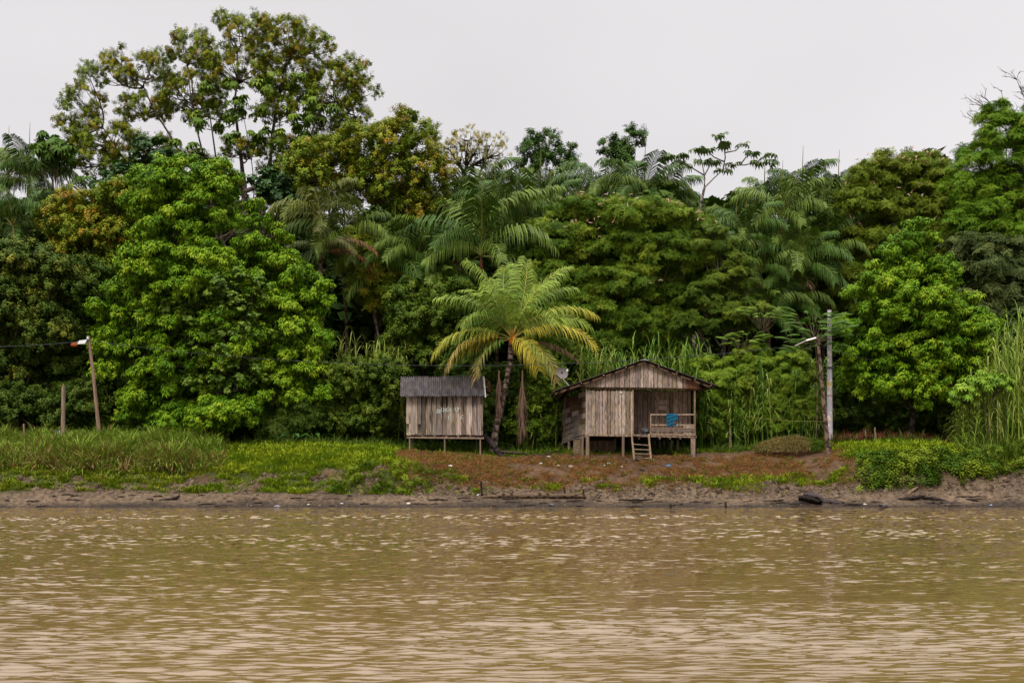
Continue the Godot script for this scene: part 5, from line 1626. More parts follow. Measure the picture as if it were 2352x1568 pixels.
# ---------------------------------------------------------------- tall cane
func build_thicket() -> void:
	rng.seed = 404
	var mats := []
	for k in [Color(0.11, 0.21, 0.018), Color(0.17, 0.27, 0.028), Color(0.27, 0.32, 0.06), Color(0.08, 0.165, 0.016)]:
		var m := StandardMaterial3D.new()
		m.resource_name = "cane_leaf"
		m.vertex_color_use_as_albedo = true
		m.albedo_color = k.linear_to_srgb()
		m.roughness = 0.5
		m.metallic_specular = 0.35
		m.cull_mode = BaseMaterial3D.CULL_DISABLED
		m.backlight_enabled = true
		m.backlight = Color(0.4, 0.45, 0.15)
		mats.append(m)
	var rows := [
		["tall cane plant in the thicket behind the larger house", "cane plants behind the larger house", 1330, 1640, 83.6, 86.0, 730, 800, 70],
		["tall cane plant among the shrubs between the larger house and the grey pole", "cane plants right of the larger house", 1590, 1900, 82.6, 84.6, 770, 900, 90],
		["tall arching cane plant at the right edge of the bank", "cane plants at the right edge", 2190, 2620, 77.0, 81.0, 700, 900, 100],
		["pale cane plant behind the hut and the largest bright green tree", "cane plants behind the hut", 765, 940, 84.2, 86.0, 730, 800, 24],
		["shorter cane plant between coconut palm and larger house", "cane plants by the coconut palm", 1195, 1330, 83.4, 86.0, 850, 930, 20]]
	for r in rows:
		for i in int(r[8]):
			var px := lerpf(r[2], r[3], (i + rng.randf()) / float(r[8]))
			var d := rng.randf_range(r[4], r[5])
			var g := G(px, d)
			var top := W(px, rng.randf_range(r[6], r[7]) + (60.0 * rng.randf() if i % 3 == 0 else 0.0), d).y
			if int(r[2]) == 2190: top = W(px, lerpf(940, 690, smoothstep(2190, 2330, px)) + rng.randf_range(-30, 70), d).y
			var z := (top - g.y) / 5.0
			var m: StandardMaterial3D = mats[rng.randi_range(0, 3)]
			if int(r[2]) == 765: m = mats[2]
			if int(r[2]) == 2190: m = mats[rng.randi_range(1, 2)]
			var o := lone("cane_plant", LEAF["cane%d" % rng.randi_range(0, 2)], m, r[0], "cane", g, r[1])
			o.rotation = Vector3(rng.randf_range(-0.1, 0.1), rng.randf() * TAU, rng.randf_range(-0.1, 0.1))
			o.scale = Vector3(rng.randf_range(0.85, 1.15), z, rng.randf_range(0.85, 1.15))
	# big paddle leaves in the shade
	for q in [[672, 985, 80.5, "paddle-leaved plant in the shade right of the tall grass"], [725, 975, 82.0, "paddle-leaved plant under the dark shrub left of the hut"], [200, 905, 82.5, "paddle-leaved plant behind the leaning lamp pole"]]:
		var g := G(q[0], q[2])
		var root := thing("paddle_leaf_plant", q[3], "plant", g)
		for i in 7:
			var a := i * 0.9 + rng.randf() * 0.5
			var mb := MB.new()
			var dir := Vector3(cos(a) * 0.7, 1.0, sin(a) * 0.7)
			mb.tube(PackedVector3Array([Vector3.ZERO, dir * 0.5]), PackedFloat32Array([0.02, 0.012]), 4, Color(0.08, 0.12, 0.03))
			mb.leaf(dir * 0.5, Vector3(cos(a), 0.5, sin(a)), Vector3.UP, rng.randf_range(0.8, 1.2), 0.3, 1.0, tone_of(Color(0.035, 0.09, 0.02), 0.7, 1.5))
			part("leaf", mb.mesh(), M.gloss_leaf, root)

# ---------------------------------------------------------------- ground cover
func build_grass() -> void:
	rng.seed = 505
	var sets := {}
	for s in ["turf", "weed", "tall", "straw", "herb"]: sets[s] = [[], PackedColorArray()]
	var add := func(s: String, p: Vector3, z: float, k: Color, lean := 0.25) -> void:
		var b := Basis.from_euler(Vector3(rng.randf_range(-lean, lean), rng.randf() * TAU, rng.randf_range(-lean, lean))).scaled_local(Vector3(z, z * rng.randf_range(0.8, 1.2), z))
		sets[s][0].append(Transform3D(b, p))
		sets[s][1].append(k)
	for i in 200000:
		var d := lerpf(71.8, 83.5, pow(rng.randf(), 1.25))
		var px := rng.randf_range(-480, 2860)
		var x := (px - 1176.0) / 75.0 * 75.0 / F * 75.0
		var cv := cover(x, d)
		var roll := rng.randf()
		var y := H(x, d)
		var p := Vector3(x, y - 0.02, -d)
		var k := tone_noise.get_noise_2d(x * 1.3 + 20.0, d * 2.0)
		if roll < cv.x:
			var bright := Color(0.13, 0.2, 0.01).lerp(Color(0.26, 0.31, 0.018), clampf(0.5 + k * 1.4 + rng.randf_range(-0.3, 0.3), 0, 1))
			if px < 500.0:
				bright = bright.lerp(Color(0.14, 0.13, 0.018), 0.35)
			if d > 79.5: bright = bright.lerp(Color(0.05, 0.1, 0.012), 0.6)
			var face := d < 74.2 and (px > 780.0 and px < 1010.0 or px > 1940.0)
			var hole := tone_noise.get_noise_2d(x * 2.2 + 70.0, d * 3.0 + y * 6.0)
			if d < 74.0 and hole < -0.04 and rng.randf() < 0.9: continue
			if face and rng.randf() < (0.75 if px > 1900 else 0.22):
				add.call("herb", p + Vector3(0, rng.randf_range(0, 0.2), 0.1), rng.randf_range(0.6, 1.5) * (1.0 if px > 1900 else 0.75), Color(0.05, 0.1, 0.008).lerp(Color(0.15, 0.2, 0.014), clampf(0.5 + k * 2.0 + rng.randf_range(-0.4, 0.4), 0, 1)), 0.7)
			elif rng.randf() < 0.22:
				add.call("weed", p, rng.randf_range(0.5, 1.1), bright)
			else:
				add.call("turf", p, rng.randf_range(0.5, 1.0) * (0.7 if d < 73.0 else 1.0), bright)
		elif roll < cv.x + cv.y * 0.75:
			add.call("straw", p, rng.randf_range(0.35, 0.8), Color(0.15, 0.05, 0.016).lerp(Color(0.3, 0.17, 0.06), clampf(rng.randf() * 0.7 + 0.3 * k + 0.15, 0, 1)), 0.8)
			if rng.randf() < 0.06: add.call("weed", p, rng.randf_range(0.4, 0.9), Color(0.11, 0.15, 0.02))
	# tall grass on the left bank
	for i in 13000:
		var px := rng.randf_range(-480, 560)
		var d := rng.randf_range(74.2, 80.5)
		var x := (px - 1176.0) / F * d
		var edge := 500.0 + 30.0 * tone_noise.get_noise_2d(d * 3.0, 5.0)
		if px > edge: continue
		if d < 74.9 + 2.4 * tone_noise.get_noise_2d(x * 0.9, 3.0) and rng.randf() < 0.85: continue
		var k := Color(0.12, 0.2, 0.018).lerp(Color(0.28, 0.36, 0.06), rng.randf())
		if rng.randf() < (0.42 if d < 76.0 else 0.1): k = Color(0.2, 0.11, 0.045).lerp(Color(0.28, 0.17, 0.08), rng.randf())
		add.call("tall", Vector3(x, H(x, d) - 0.03, -d), rng.randf_range(0.55, 1.15) * (1.0 + 0.9 * tone_noise.get_noise_2d(x * 1.6, 60.0 + d)), k, 0.3)
	# ragged tufts spilling over the cut edge
	for i in 900:
		var px := rng.randf_range(-480, 1020) if i % 3 else rng.randf_range(1180, 2300)
		var d := rng.randf_range(71.9, 74.2)
		var x := (px - 1176.0) / F * 75.0
		if tone_noise.get_noise_2d(x * 1.8 + 9.0, d * 2.0) < 0.02: continue
		var k := Color(0.12, 0.2, 0.016).lerp(Color(0.24, 0.3, 0.03), rng.randf())
		if rng.randf() < 0.35: k = Color(0.2, 0.12, 0.05)
		add.call("tall" if px < 1020 else "weed", Vector3(x, H(x, d) - 0.02, -d), rng.randf_range(0.25, 0.6), k, 0.6)
	# tufts under the cane at right, by the hut, and along the forest edge
	for i in 1500:
		var px := rng.randf_range(2180, 2860)
		var d := rng.randf_range(74.6, 80.0)
		var x := (px - 1176.0) / F * d
		if rng.randf() > smoothstep(2170, 2260, px): continue
		add.call("tall", Vector3(x, H(x, d), -d), rng.randf_range(0.6, 1.5), Color(0.06, 0.11, 0.012).lerp(Color(0.13, 0.17, 0.02), rng.randf()), 0.35)
	for i in 1600:
		var px := rng.randf_range(560, 2200)
		var d := rng.randf_range(79.5, 84.0)
		var x := (px - 1176.0) / F * d
		if px > 900 and px < 1640 and d < 82.0 and rng.randf() < 0.9: continue
		add.call("tall", Vector3(x, H(x, d), -d), rng.randf_range(0.35, 0.8), Color(0.045, 0.09, 0.012).lerp(Color(0.09, 0.13, 0.018), rng.randf()), 0.35)
	for q in [["turf", "short_grass", "short bright green grass on the bank"], ["weed", "low_weeds", "low leafy weeds scattered in the grass"], ["tall", "tall_grass", "tall arching grass mixed with straw on the bank"], ["straw", "dead_grass", "matted orange-brown dead grass in front of the houses"], ["herb", "bank_herbs", "small leafy herbs hanging over the cut bank"]]:
		var o := many(q[1], LEAF[q[0]], M.grass, self, sets[q[0]][0], sets[q[0]][1])
		tag(o, q[2], "", "", "stuff")
	# reddish dead leaves under the cone-shaped tree
	var xf := []
	var cols := PackedColorArray()
	for i in 320:
		var px := rng.randf_range(1900, 2260)
		var d := rng.randf_range(80.0, 82.5)
		var x := (px - 1176.0) / F * d
		var z := rng.randf_range(0.6, 1.2)
		xf.append(Transform3D(Basis.from_euler(Vector3(rng.randf_range(-0.5, 0.5), rng.randf() * TAU, rng.randf_range(-0.5, 0.5))).scaled_local(Vector3(z, z * 0.7, z)), Vector3(x, H(x, d), -d)))
		cols.append(Color(0.12, 0.03, 0.02).lerp(Color(0.2, 0.09, 0.05), rng.randf()))
	var o := many("dead_leaves", LEAF["tall"], M.grass, self, xf, cols)
	tag(o, "reddish dead leaves heaped under the cone-shaped tree", "", "", "stuff")
	# clods and crumbs of mud
	xf = []
	cols = PackedColorArray()
	for i in 9000:
		var px := rng.randf_range(-100, 2450)
		var d := lerpf(70.1, 73.4, rng.randf())
		var x := (px - 1176.0) / F * 75.0
		var cv := cover(x, d)
		if cv.x > 0.35 or rng.randf() > 0.25 + 0.75 * smoothstep(71.0, 72.2, d): continue
		var z := rng.randf_range(0.02, 0.065) * (1.0 + 1.6 * pow(rng.randf(), 6.0)) * (0.6 + 0.7 * smoothstep(71.0, 72.3, d))
		xf.append(Transform3D(Basis.from_euler(Vector3(rng.randf() * 6.0, rng.randf() * TAU, rng.randf() * 6.0)).scaled_local(Vector3(z * 1.5, z, z)), Vector3(x, H(x, d) - z * 0.2, -d)))
		cols.append(Color(0.05, 0.034, 0.022).lerp(Color(0.14, 0.098, 0.062), rng.randf()))
	var clods := many("mud_clods", blob(1.0, Vector3(1, 0.7, 1), 0.3, 5, Color(1, 1, 1)), M.plain, self, xf, cols)
	tag(clods, "crumbled clods of mud on the eroded bank", "", "", "stuff")
	# the brown mound by the poles
	var mound := blob(1.0, Vector3(2.2, 0.68, 1.0), 0.26, 77, Color(0.2, 0.12, 0.06))
	lone("grassy_mound", mound, M.ground, "low mound of brown dead grass left of the two poles", "mound", G(1822, 78.2, 0.05))
	xf = []
	cols = PackedColorArray()
	for i in 2600:
		var a := rng.randf() * TAU
		var b := rng.randf_range(0.05, 1.5)
		var dv := Vector3(sin(b) * cos(a), cos(b), sin(b) * sin(a))
		var p := G(1822, 78.2, 0.05) + dv * Vector3(2.2, 0.72, 1.03)
		var z := rng.randf_range(0.5, 1.1)
		xf.append(Transform3D(Basis.from_euler(Vector3(rng.randf_range(-0.7, 0.7), rng.randf() * TAU, rng.randf_range(-0.7, 0.7))).scaled_local(Vector3(z, z, z)), p))
		cols.append(Color(0.09, 0.14, 0.012).lerp(Color(0.05, 0.09, 0.01), rng.randf()) if dv.x > 0.35 else Color(0.22, 0.14, 0.06).lerp(Color(0.16, 0.16, 0.035), rng.randf()))
	var o2 := many("mound_grass", LEAF["straw"], M.grass, self, xf, cols)
	tag(o2, "dead and green grass over the low mound", "", "", "stuff")

# ---------------------------------------------------------------- poles and wires
func pole_mesh(a: Vector3, b: Vector3, r0: float, r1: float, k: Color, sides := 9, wob := 0.05) -> ArrayMesh:
	var mb := MB.new()
	var pts := PackedVector3Array()
	for i in 7:
		pts.append(a.lerp(b, i / 6.0) + Vector3(rng.randf_range(-1, 1), 0, rng.randf_range(-1, 1)) * wob * 0.5)
	mb.tube(pts, taper(r0, r1, 7), sides, k, wob)
	return mb.mesh()

func build_poles() -> void:
	rng.seed = 808
	# left lamp pole
	var base := G(233, 79.6, -0.3)
	var top := W(203, 770, 79.6) - base
	var p1 := thing("wooden_pole", "leaning wooden pole with a small white lamp at the left", "pole", base)
	part("shaft", pole_mesh(Vector3.ZERO, top, 0.13, 0.085, Color(0.36, 0.24, 0.18)), M.pale_wood, p1)
	var ins := MB.new()
	ins.tube(PackedVector3Array([top + Vector3(0.0, -0.2, 0.1), top + Vector3(0.0, -0.06, 0.1)]), PackedFloat32Array([0.07, 0.07]), 8, Color(0.6, 0.6, 0.58))
	part("insulator", ins.mesh(), M.plastic, p1)
	var lamp := MB.new()
	lamp.slab([top + Vector3(-0.62, -0.52, 0.2), top + Vector3(-0.5, -0.3, 0.2), top + Vector3(-0.02, -0.24, 0.2), top + Vector3(-0.16, -0.5, 0.2)], Vector3(0, 0, -0.3), Color(0.62, 0.62, 0.62))
	part("lamp_head", lamp.mesh(), M.plastic, p1)
	var brk := MB.new()
	brk.tube(PackedVector3Array([top + Vector3(0, -0.3, 0.05), top + Vector3(-0.3, -0.36, 0.05), top + Vector3(-0.75, -0.42, 0.05)]), PackedFloat32Array([0.03, 0.03, 0.03]), 6, Color(0.25, 0.2, 0.17))
	part("lamp_bracket", brk.mesh(), M.plain, p1)
	part("rusty_cap", blob(0.17, Vector3(1.3, 0.8, 0.9), 0.12, 9, Color(0.22, 0.05, 0.012)), M.plain, p1, top + Vector3(-0.86, -0.56, 0.05))
	# broken stump
	var sb := G(144, 78.5, -0.2)
	var sm := MB.new()
	var st := W(146, 880, 78.5) - sb
	sm.tube(PackedVector3Array([Vector3.ZERO, st * 0.5, st * 0.93, st]), PackedFloat32Array([0.13, 0.12, 0.11, 0.03]), 8, Color(0.36, 0.27, 0.2), 0.12)
	lone("broken_post", sm.mesh(), M.pale_wood, "short broken wooden post left of the lamp pole", "post", sb)
	var cb := G(131, 78.9, 0.0)
	var ch := thing("slatted_board", "dark slatted board with pale stripes leaning by the broken post", "board", cb)
	board(ch, "back", [Vector3(-0.28, 0.1, 0), Vector3(-0.4, 0.9, -0.15), Vector3(0.1, 1.0, -0.15), Vector3(0.25, 0.1, 0)], 0.04, Color(0.03, 0.03, 0.035), M.plain)
	for i in 4:
		var q := -0.26 + i * 0.11
		board(ch, "slat", [Vector3(q + 0.12, 0.15, 0.02), Vector3(q, 0.9, -0.13), Vector3(q + 0.035, 0.9, -0.13), Vector3(q + 0.155, 0.15, 0.02)], 0.02, Color(0.5, 0.5, 0.5), M.plain)
	var tp := G(57, 79.0, -0.1)
	lone("wooden_stake", pole_mesh(Vector3.ZERO, W(55, 972, 79) - tp, 0.06, 0.05, Color(0.36, 0.24, 0.16)), M.pale_wood, "thin stake in the tall grass at the left edge", "stake", tp)
	# right-hand pair
	var b2 := G(1905, 76.6, -0.3)
	var t2 := W(1877, 772, 76.6) - b2
	var p2 := thing("wooden_pole", "slanting wooden pole with a white arm, before the concrete pole", "pole", b2)
	part("shaft", pole_mesh(Vector3.ZERO, t2, 0.15, 0.085, Color(0.26, 0.18, 0.14), 9, 0.07), M.bark, p2)
	var arm := MB.new()
	var a0 := W(1878, 774, 76.7) - b2
	var a1 := W(1852, 781, 76.9) - b2
	arm.tube(PackedVector3Array([a0, a1]), PackedFloat32Array([0.06, 0.06]), 7, Color(0.72, 0.66, 0.62))
	part("arm_sleeve", arm.mesh(), M.plastic, p2)
	arm = MB.new()
	arm.tube(PackedVector3Array([a1, W(1826, 793, 77.2) - b2]), PackedFloat32Array([0.035, 0.03]), 6, Color(0.4, 0.36, 0.33))
	part("arm", arm.mesh(), M.plain, p2)
	var vine := MB.new()
	vine.tube(PackedVector3Array([Vector3(-0.1, 0.6, 0.1), W(1878, 930, 76.9) - b2, W(1868, 860, 77.0) - b2, W(1852, 800, 77.0) - b2]), PackedFloat32Array([0.02, 0.02, 0.018, 0.012]), 5, Color(0.14, 0.1, 0.06))
	part("climbing_stem", vine.mesh(), M.bark, p2)
	var b3 := G(1906, 80.6, -0.2)
	var t3 := W(1905, 711, 80.6) - b3
	var p3 := thing("concrete_pole", "grey concrete utility pole with a yellow warning sign", "pole", b3)
	var cm := MB.new()
	cm.tube(PackedVector3Array([Vector3.ZERO, t3 * 0.5, t3]), PackedFloat32Array([0.19, 0.16, 0.125]), 18, Color(0.62, 0.59, 0.63))
	part("shaft", cm.mesh(), M.concrete, p3)
	var band := MB.new()
	var by := W(1905, 908, 80.6).y - b3.y
	band.tube(PackedVector3Array([Vector3(0, by, 0), Vector3(0, by + 0.035, 0)]), PackedFloat32Array([0.179, 0.179]), 18, Color(0.3, 0.03, 0.03))
	part("red_band", band.mesh(), M.paint, p3)
	var sy := W(1905, 878, 80.6).y - b3.y
	var sign_ := MB.new()
	var curve := func(a: float, y: float, r: float) -> Vector3: return Vector3(sin(a) * r, sy + y, cos(a) * r)
	for i in 6:
		var u0 := -1.25 + i * 0.22
		var u1 := u0 + 0.22
		var h0 := 0.34 * (1.0 - absf(u0 + 0.59) / 0.66)
		var h1 := 0.34 * (1.0 - absf(u1 + 0.59) / 0.66)
		sign_.quad(curve.call(u0, -0.17, 0.182), curve.call(u0, -0.17 + maxf(h0, 0.002), 0.182), curve.call(u1, -0.17 + maxf(h1, 0.002), 0.182), curve.call(u1, -0.17, 0.182), Color(0.55, 0.32, 0.01))
	part("warning_sign", sign_.mesh(), M.paint, p3)
	var bolt := MB.new()
	for q in [[-0.72, 0.04, -0.52, -0.04], [-0.52, -0.02, -0.72, -0.1]]:
		bolt.quad(curve.call(q[0], q[1] - 0.03, 0.185), curve.call(q[0], q[1], 0.185), curve.call(q[2], q[3], 0.185), curve.call(q[2], q[3] - 0.03, 0.185), Color(0.02, 0.02, 0.02))
		bolt.quad(curve.call(q[2], q[3] - 0.03, 0.185), curve.call(q[2], q[3], 0.185), curve.call(q[0], q[1], 0.185), curve.call(q[0], q[1] - 0.03, 0.185), Color(0.02, 0.02, 0.02))
	part("lightning_mark", bolt.mesh(), M.paint, p3)
	var clamp_ := MB.new()
	var ky := W(1905, 845, 80.6).y - b3.y
	clamp_.tube(PackedVector3Array([Vector3(0, ky, 0), Vector3(0, ky + 0.08, 0)]), PackedFloat32Array([0.18, 0.18]), 14, Color(0.06, 0.055, 0.05))
	clamp_.box(-0.22, 0.22, ky + 0.02, ky + 0.1, 0.1, 0.24, Color(0.06, 0.055, 0.05))
	part("clamp", clamp_.mesh(), M.plain, p3)
	# wires
	var L := base + top + Vector3(0, -0.3, 0.1)
	var R := W(1828, 793, 77.2)
	wire("thin power cable running off the left edge from the lamp pole", W(-120, 795, 80.0), L, -0.15)
	wire("long power cable sagging across the river bank between the poles", L, R, -1.35, 0.012)
	wire("power cable running right from the slanting pole into the bright tree", b2 + t2 + Vector3(0, -0.35, 0), W(2030, 830, 81.0), -0.15)
	wire("thin yellow line strung low between the shrubs and the poles", W(1715, 955, 80.0), W(1895, 966, 77.0), -0.1, 0.008, Color(0.2, 0.17, 0.03))
	# stakes by the terrace
	for q in [[2012, 980, 79.5, 0.06, "pale wooden stake under the cone-shaped tree"], [1990, 985, 80.0, 0.045, "thin leaning stake left of the pale stake"], [1680, 985, 80.5, 0.05, "thin bare stem standing right of the larger house"]]:
		var g := G(q[0], q[2], -0.15)
		lone("wooden_stake", pole_mesh(Vector3.ZERO, W(q[0] - 3, q[1], q[2]) - g, q[3], q[3] * 0.8, Color(0.3, 0.23, 0.18)), M.pale_wood, q[4], "stake", g)

func wire(label: String, a: Vector3, b: Vector3, sag: float, r := 0.016, k := Color(0.03, 0.03, 0.035)) -> void:
	var mb := MB.new()
	var pts := PackedVector3Array()
	for i in 33:
		var f := i / 32.0
		pts.append(a.lerp(b, f) + Vector3(0, sag * 4.0 * f * (1.0 - f), 0) - a)
	mb.tube(pts, taper(r, r, 33), 5, k)
	lone("power_cable" if r > 0.01 else "cord", mb.mesh(), M.rubber, label, "cable" if r > 0.01 else "cord", a)

# ---------------------------------------------------------------- driftwood
func log_mesh(pts: Array, r: Array, k: Color, rough := 0.14) -> ArrayMesh:
	var c := Curve3D.new()
	for p in pts: c.add_point(p)
	var mb := MB.new()
	var path := PackedVector3Array()
	var rad := PackedFloat32Array()
	var n := pts.size() * 4
	for i in n:
		var f := float(i) / (n - 1)
		path.append(c.sample_baked(f * c.get_baked_length()) + Vector3(0, rng.randf_range(-1, 1), 0) * 0.02)
		var s := f * (r.size() - 1)
		var j := mini(int(s), r.size() - 2)
		rad.append(lerpf(r[j], r[j + 1], s - j) * rng.randf_range(0.92, 1.08))
	mb.tube(path, rad, 9, k, rough, rng.randi() % 90)
	return mb.mesh()

func drift(called: String, label: String, category: String, pts: Array, r: Array, k: Color, d: float, material := "bark", group := "") -> void:
	# pts: [px, py, depth offset]
	var a := W(pts[0][0], pts[0][1], d)
	var list := []
	for p in pts: list.append(W(p[0], p[1], d + (p[2] if p.size() > 2 else 0.0)) - a)
	lone(called, log_mesh(list, r, k), M[material], label, category, a, group)

func build_driftwood() -> void:
	rng.seed = 1111
	var dk := Color(0.055, 0.045, 0.042)
	var br := Color(0.17, 0.12, 0.085)
	drift("fallen_log", "dark charred log slanting down beside the coconut trunk", "log", [[1112, 1000], [1135, 1024, -0.6], [1156, 1050, -1.4]], [0.2, 0.2, 0.16], dk, 80.6)
	drift("fallen_branch", "dark branch lying in the grass between coconut palm and larger house", "branch", [[1150, 1036], [1200, 1040], [1245, 1045], [1262, 1038], [1284, 1032]], [0.1, 0.08, 0.07, 0.05, 0.02], Color(0.1, 0.075, 0.06), 79.3)
	drift("driftwood_log", "long brown log lying on the mud in the middle of the beach", "log", [[1100, 1141], [1160, 1137], [1230, 1138], [1290, 1137], [1346, 1139]], [0.05, 0.15, 0.17, 0.14, 0.1], Color(0.17, 0.12, 0.08), 71.6)
	var pl := MB.new()
	var pa := W(1343, 1151, 71.2)
	pl.slab([Vector3(0, 0, 0), Vector3(0.78, 0.5, -0.2), Vector3(0.9, 0.58, -0.2), Vector3(0.32, 0.02, 0)], Vector3(0.02, -0.02, -0.05), Color(0.13, 0.1, 0.085))
	lone("plank", pl.mesh(), M.pale_wood, "grey plank propped up at the right end of the long beach log", "plank", pa)
	drift("driftwood_log", "dark log stretched over the mud at left", "log", [[312, 1152], [350, 1152], [385, 1148], [412, 1138]], [0.03, 0.06, 0.12, 0.07], dk, 70.9)
	drift("stick", "short upright snag on the dark log at left", "stick", [[352, 1150], [348, 1141]], [0.03, 0.015], dk, 70.8)
	drift("driftwood_log", "flat dark log at the water's far left edge", "log", [[-40, 1146], [40, 1145], [100, 1146]], [0.05, 0.06, 0.03], br, 71.0)
	# the big black stump group at right: splintered slabs of a broken trunk
	var sk := W(1884, 1150, 70.7)
	var su := thing("driftwood_stump", "largest black stump at the water's edge, broken into splintered slabs", "stump", sk)
	for q in [[-60, 4, -22, 8, 0.07, 0.16, 6], [-52, -10, -6, 0, 0.1, 0.12, 5], [-6, -4, 78, 14, 0.13, 0.03, 5], [-40, -17, 4, -6, 0.06, 0.13, 5], [-62, 11, 6, 13, 0.06, 0.05, 6], [6, 6, 50, 13, 0.08, 0.03, 5], [-24, -2, 34, 6, 0.1, 0.05, 5]]:
		var a := Vector3(q[0], -q[1], 0) / F * 70.7
		var b := Vector3(q[2], -q[3], 0) / F * 70.7
		a.z = rng.randf_range(-0.25, 0.3)
		b.z = rng.randf_range(-0.2, 0.35)
		part("slab", log_mesh([a, a.lerp(b, 0.5) + Vector3(0, 0.04, 0), b], [float(q[4]) * 1.25, maxf(q[4], q[5]) * 1.3, float(q[5]) * 0.75], tone_of(Color(0.075, 0.063, 0.058), 0.5, 1.5), 0.45), M.bark, su)
	var kn := MB.new()
	var ka := W(1868, 1163, 70.2) - sk
	kn.slab([ka, ka + Vector3(0.3, 0.2, 0), ka + Vector3(0.5, 0.42, 0), ka + Vector3(0.42, 0.0, 0)], Vector3(0, 0, -0.1), Color(0.4, 0.32, 0.22))
	part("pale_splinter", kn.mesh(), M.pale_wood, su)
	drift("driftwood_log", "upper dark log of the pair near the right edge", "log", [[2063, 1146], [2085, 1143], [2115, 1139], [2150, 1145], [2180, 1150]], [0.09, 0.12, 0.1, 0.12, 0.05], dk, 70.9)
	drift("driftwood_log", "lower dark log of the pair near the right edge", "log", [[2085, 1158], [2130, 1155], [2180, 1156], [2214, 1154]], [0.06, 0.13, 0.14, 0.06], Color(0.08, 0.065, 0.055), 70.6)
	drift("driftwood_log", "pale root slanting down the bank above the dark log pair", "log", [[2080, 1138, 0.1], [2098, 1124, 0.6], [2112, 1116, 1.0]], [0.05, 0.09, 0.06], Color(0.24, 0.17, 0.11), 71.3)
	for q in [[150, 205, 1150, "dark slender log on the mud at far left"], [880, 950, 1152, "dark sodden log on the mud below the hut's left side"], [985, 1030, 1146, "short dark log on the mud below the hut's right side"], [1420, 1500, 1148, "thin dark log angled on the mud below the ladder"], [1585, 1650, 1152, "dark log half sunk in the mud below the porch"], [1745, 1800, 1150, "dark log just left of the largest black stump"], [2230, 2330, 1154, "dark log stretched along the mud at the right edge"]]:
		drift("driftwood_log", q[3], "log", [[q[0], q[2] + rng.randf_range(-4, 4)], [(q[0] + q[1]) * 0.5, q[2] - 1], [q[1], q[2] + rng.randf_range(-5, 5)]], [0.04, 0.075, 0.04], tone_of(Color(0.075, 0.06, 0.05), 0.7, 1.4), 70.9)
	# small sticks left by the flood
	for i in 90:
		var px := rng.randf_range(0, 2340)
		var d := rng.randf_range(70.1, 71.5)
		var g := G(px, d, 0.015)
		var len := rng.randf_range(0.25, 1.1)
		var a := rng.randf_range(-0.35, 0.35)
		var v := Vector3(cos(a), rng.randf_range(-0.02, 0.08), sin(a)) * len
		lone("stick", log_mesh([Vector3.ZERO, v * 0.5 + Vector3(0, 0.02, 0), v], [0.03, 0.038, 0.015], tone_of(Color(0.075, 0.055, 0.045), 0.6, 1.5)), M.bark, "thin dark stick stranded on the mud beach", "stick", g, "sticks stranded along the beach")
	for q in [[1668, 1150, 1166, 70.0, "leaning dark stake standing in the shallows"], [1542, 1155, 1168, 69.9, "short stump standing in the shallows below the larger house"], [1107, 1103, 1138, 71.9, "dark upright stake at the left end of the long beach log"], [1298, 1118, 1138, 71.9, "dark upright stake behind the long beach log"], [1342, 1122, 1140, 71.8, "dark upright stake at the right end of the long beach log"]]:
		var b := W(q[0], q[2], q[3]) - Vector3(0, 0.15, 0)
		lone("wooden_stake", log_mesh([Vector3.ZERO, W(q[0] - 2, q[1], q[3]) - b], [0.06, 0.045], dk), M.bark, q[4], "stake", b)
	var st := MB.new()
	var sa := G(1462, 77.0, 0.0)
	st.slab([Vector3(-0.1, 0.25, 0), Vector3(-0.02, 0.42, -0.4), Vector3(0.36, 0.42, -0.4), Vector3(0.45, 0.02, 0)], Vector3(0.03, -0.06, -0.02), Color(0.085, 0.06, 0.045))
	lone("plank", st.mesh(), M.pale_wood, "dark short plank lying at the foot of the ladder", "plank", sa)
	drift("stick", "forked root on the ground left of the ladder plank", "stick", [[1432, 1060], [1438, 1052], [1446, 1062]], [0.03, 0.04, 0.02], Color(0.25, 0.16, 0.1), 77.2)
	drift("stick", "pale straight stick on the brown ground left of the poles", "stick", [[1722, 1068], [1782, 1055, 0.6]], [0.025, 0.02], Color(0.4, 0.27, 0.15), 76.3)

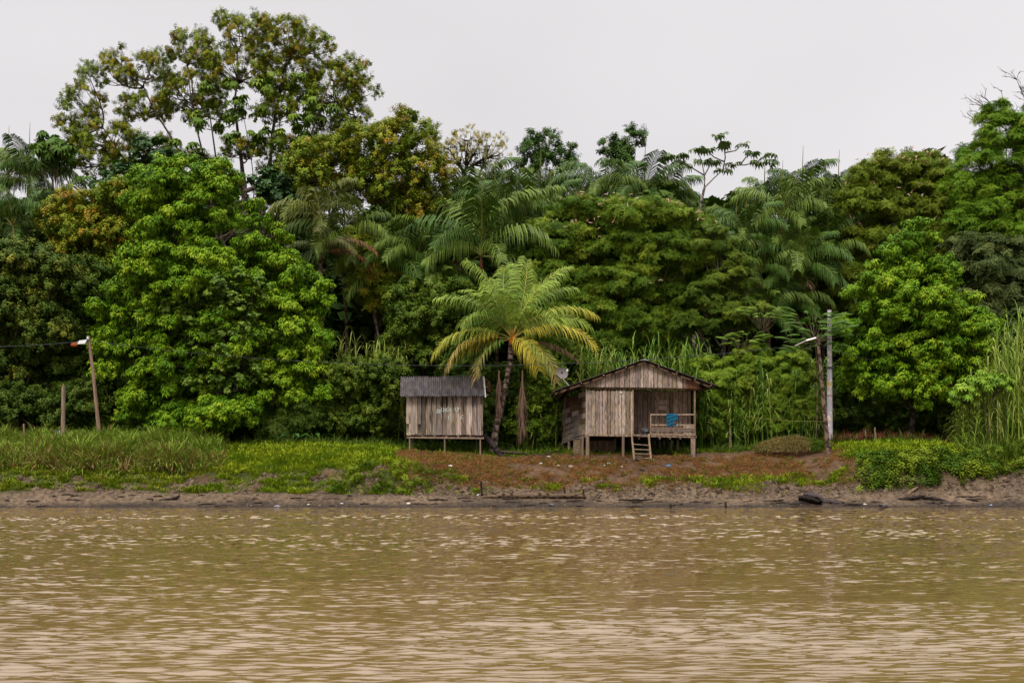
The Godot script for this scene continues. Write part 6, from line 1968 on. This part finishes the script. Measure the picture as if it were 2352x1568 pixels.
# ---------------------------------------------------------------- litter
func build_litter() -> void:
	rng.seed = 1212
	for q in [
		[1242, 1064, 0.11, Color(0.6, 0.55, 0.5), "crumpled pale bag on the brown ground below the coconut palm", "plastic_bag", "litter"],
		[1282, 1070, 0.1, Color(0.65, 0.55, 0.42), "cream-coloured container near the crumpled pale bags", "container", "litter"],
		[1310, 1071, 0.13, Color(0.6, 0.5, 0.45), "crumpled pinkish wrapper left of the ladder", "wrapper", "litter"],
		[1388, 1070, 0.09, Color(0.75, 0.75, 0.6), "small white tub on the ground before the ladder", "tub", "litter"],
		[1398, 1066, 0.12, Color(0.35, 0.42, 0.42), "flattened greyish bottle beside the white tub", "bottle", "litter"],
		[1428, 1072, 0.07, Color(0.75, 0.72, 0.68), "white scrap on the ground below the ladder", "scrap", "litter"],
		[1536, 1070, 0.15, Color(0.03, 0.22, 0.42), "small blue rag on the brown ground below the porch", "rag", "cloth"],
		[1475, 1080, 0.13, Color(0.02, 0.02, 0.025), "black rubber scrap on the ground below the ladder", "scrap", "litter"],
		[1099, 1137, 0.12, Color(0.7, 0.68, 0.62), "white bag on the left end of the long beach log", "plastic_bag", "litter"],
		[1224, 1136, 0.11, Color(0.62, 0.64, 0.66), "white bag behind the middle of the long beach log", "plastic_bag", "litter"],
		[1034, 1072, 0.14, Color(0.75, 0.73, 0.66), "white litter on the weeds below the hut", "wrapper", "litter"],
		[1260, 1049, 0.12, Color(0.55, 0.55, 0.52), "pale bag in the grass left of the larger house", "plastic_bag", "litter"],
		[1540, 1034, 0.1, Color(0.6, 0.62, 0.4), "pale green litter under the larger house", "wrapper", "litter"],
		[1572, 1027, 0.1, Color(0.75, 0.75, 0.72), "white litter in the grass behind the larger house stilts", "wrapper", "litter"],
		[1864, 998, 0.12, Color(0.7, 0.72, 0.75), "white bag on the mound beside the slanting pole", "plastic_bag", "litter"],
		[89, 1163, 0.12, Color(0.03, 0.025, 0.025), "small dark lump at the waterline on the left", "lump", "litter"],
		[102, 1152, 0.07, Color(0.5, 0.36, 0.24), "small tan scrap on the mud at left", "scrap", "litter"],
		[637, 1164, 0.16, Color(0.3, 0.28, 0.3), "grey bag at the waterline left of the hut", "plastic_bag", "litter"],
		[708, 1158, 0.08, Color(0.6, 0.55, 0.45), "pale scrap on the mud below the grassy bank", "scrap", "litter"],
		[785, 1157, 0.08, Color(0.6, 0.58, 0.55), "small white scrap beside the mud sticks below the hut's left", "scrap", "litter"],
		[938, 1157, 0.12, Color(0.62, 0.57, 0.5), "white scrap at the waterline below the hut", "scrap", "litter"],
		[1268, 1160, 0.16, Color(0.1, 0.095, 0.09), "dark stone at the waterline below the long beach log", "stone", "stone"],
		[1986, 1159, 0.1, Color(0.66, 0.58, 0.46), "pale scrap on the mud between the stumps", "scrap", "litter"],
		[2276, 1160, 0.07, Color(0.3, 0.42, 0.7), "small blue plastic scrap at the waterline near the right edge", "plastic_scrap", "litter"],
		[2030, 1163, 0.22, Color(0.08, 0.07, 0.065), "dark stone in the shallows between the stumps", "stone", "stone"]]:
		var d := 71.2
		# find the ground that shows at this height
		for i in 140:
			d = 69.9 + i * 0.08
			var x: float = (q[0] - 1176.0) / F * d
			if HORIZON - (H(x, d) - EYE) / d * F <= q[1]: break
		var g := G(q[0], d, float(q[2]) * 0.25)
		lone(q[5], blob(float(q[2]) * 0.75, Vector3(1.3, 0.6, 1.0), 0.3, int(q[0]), (q[3] as Color) * 0.8), M.plastic, q[4], q[6], g)
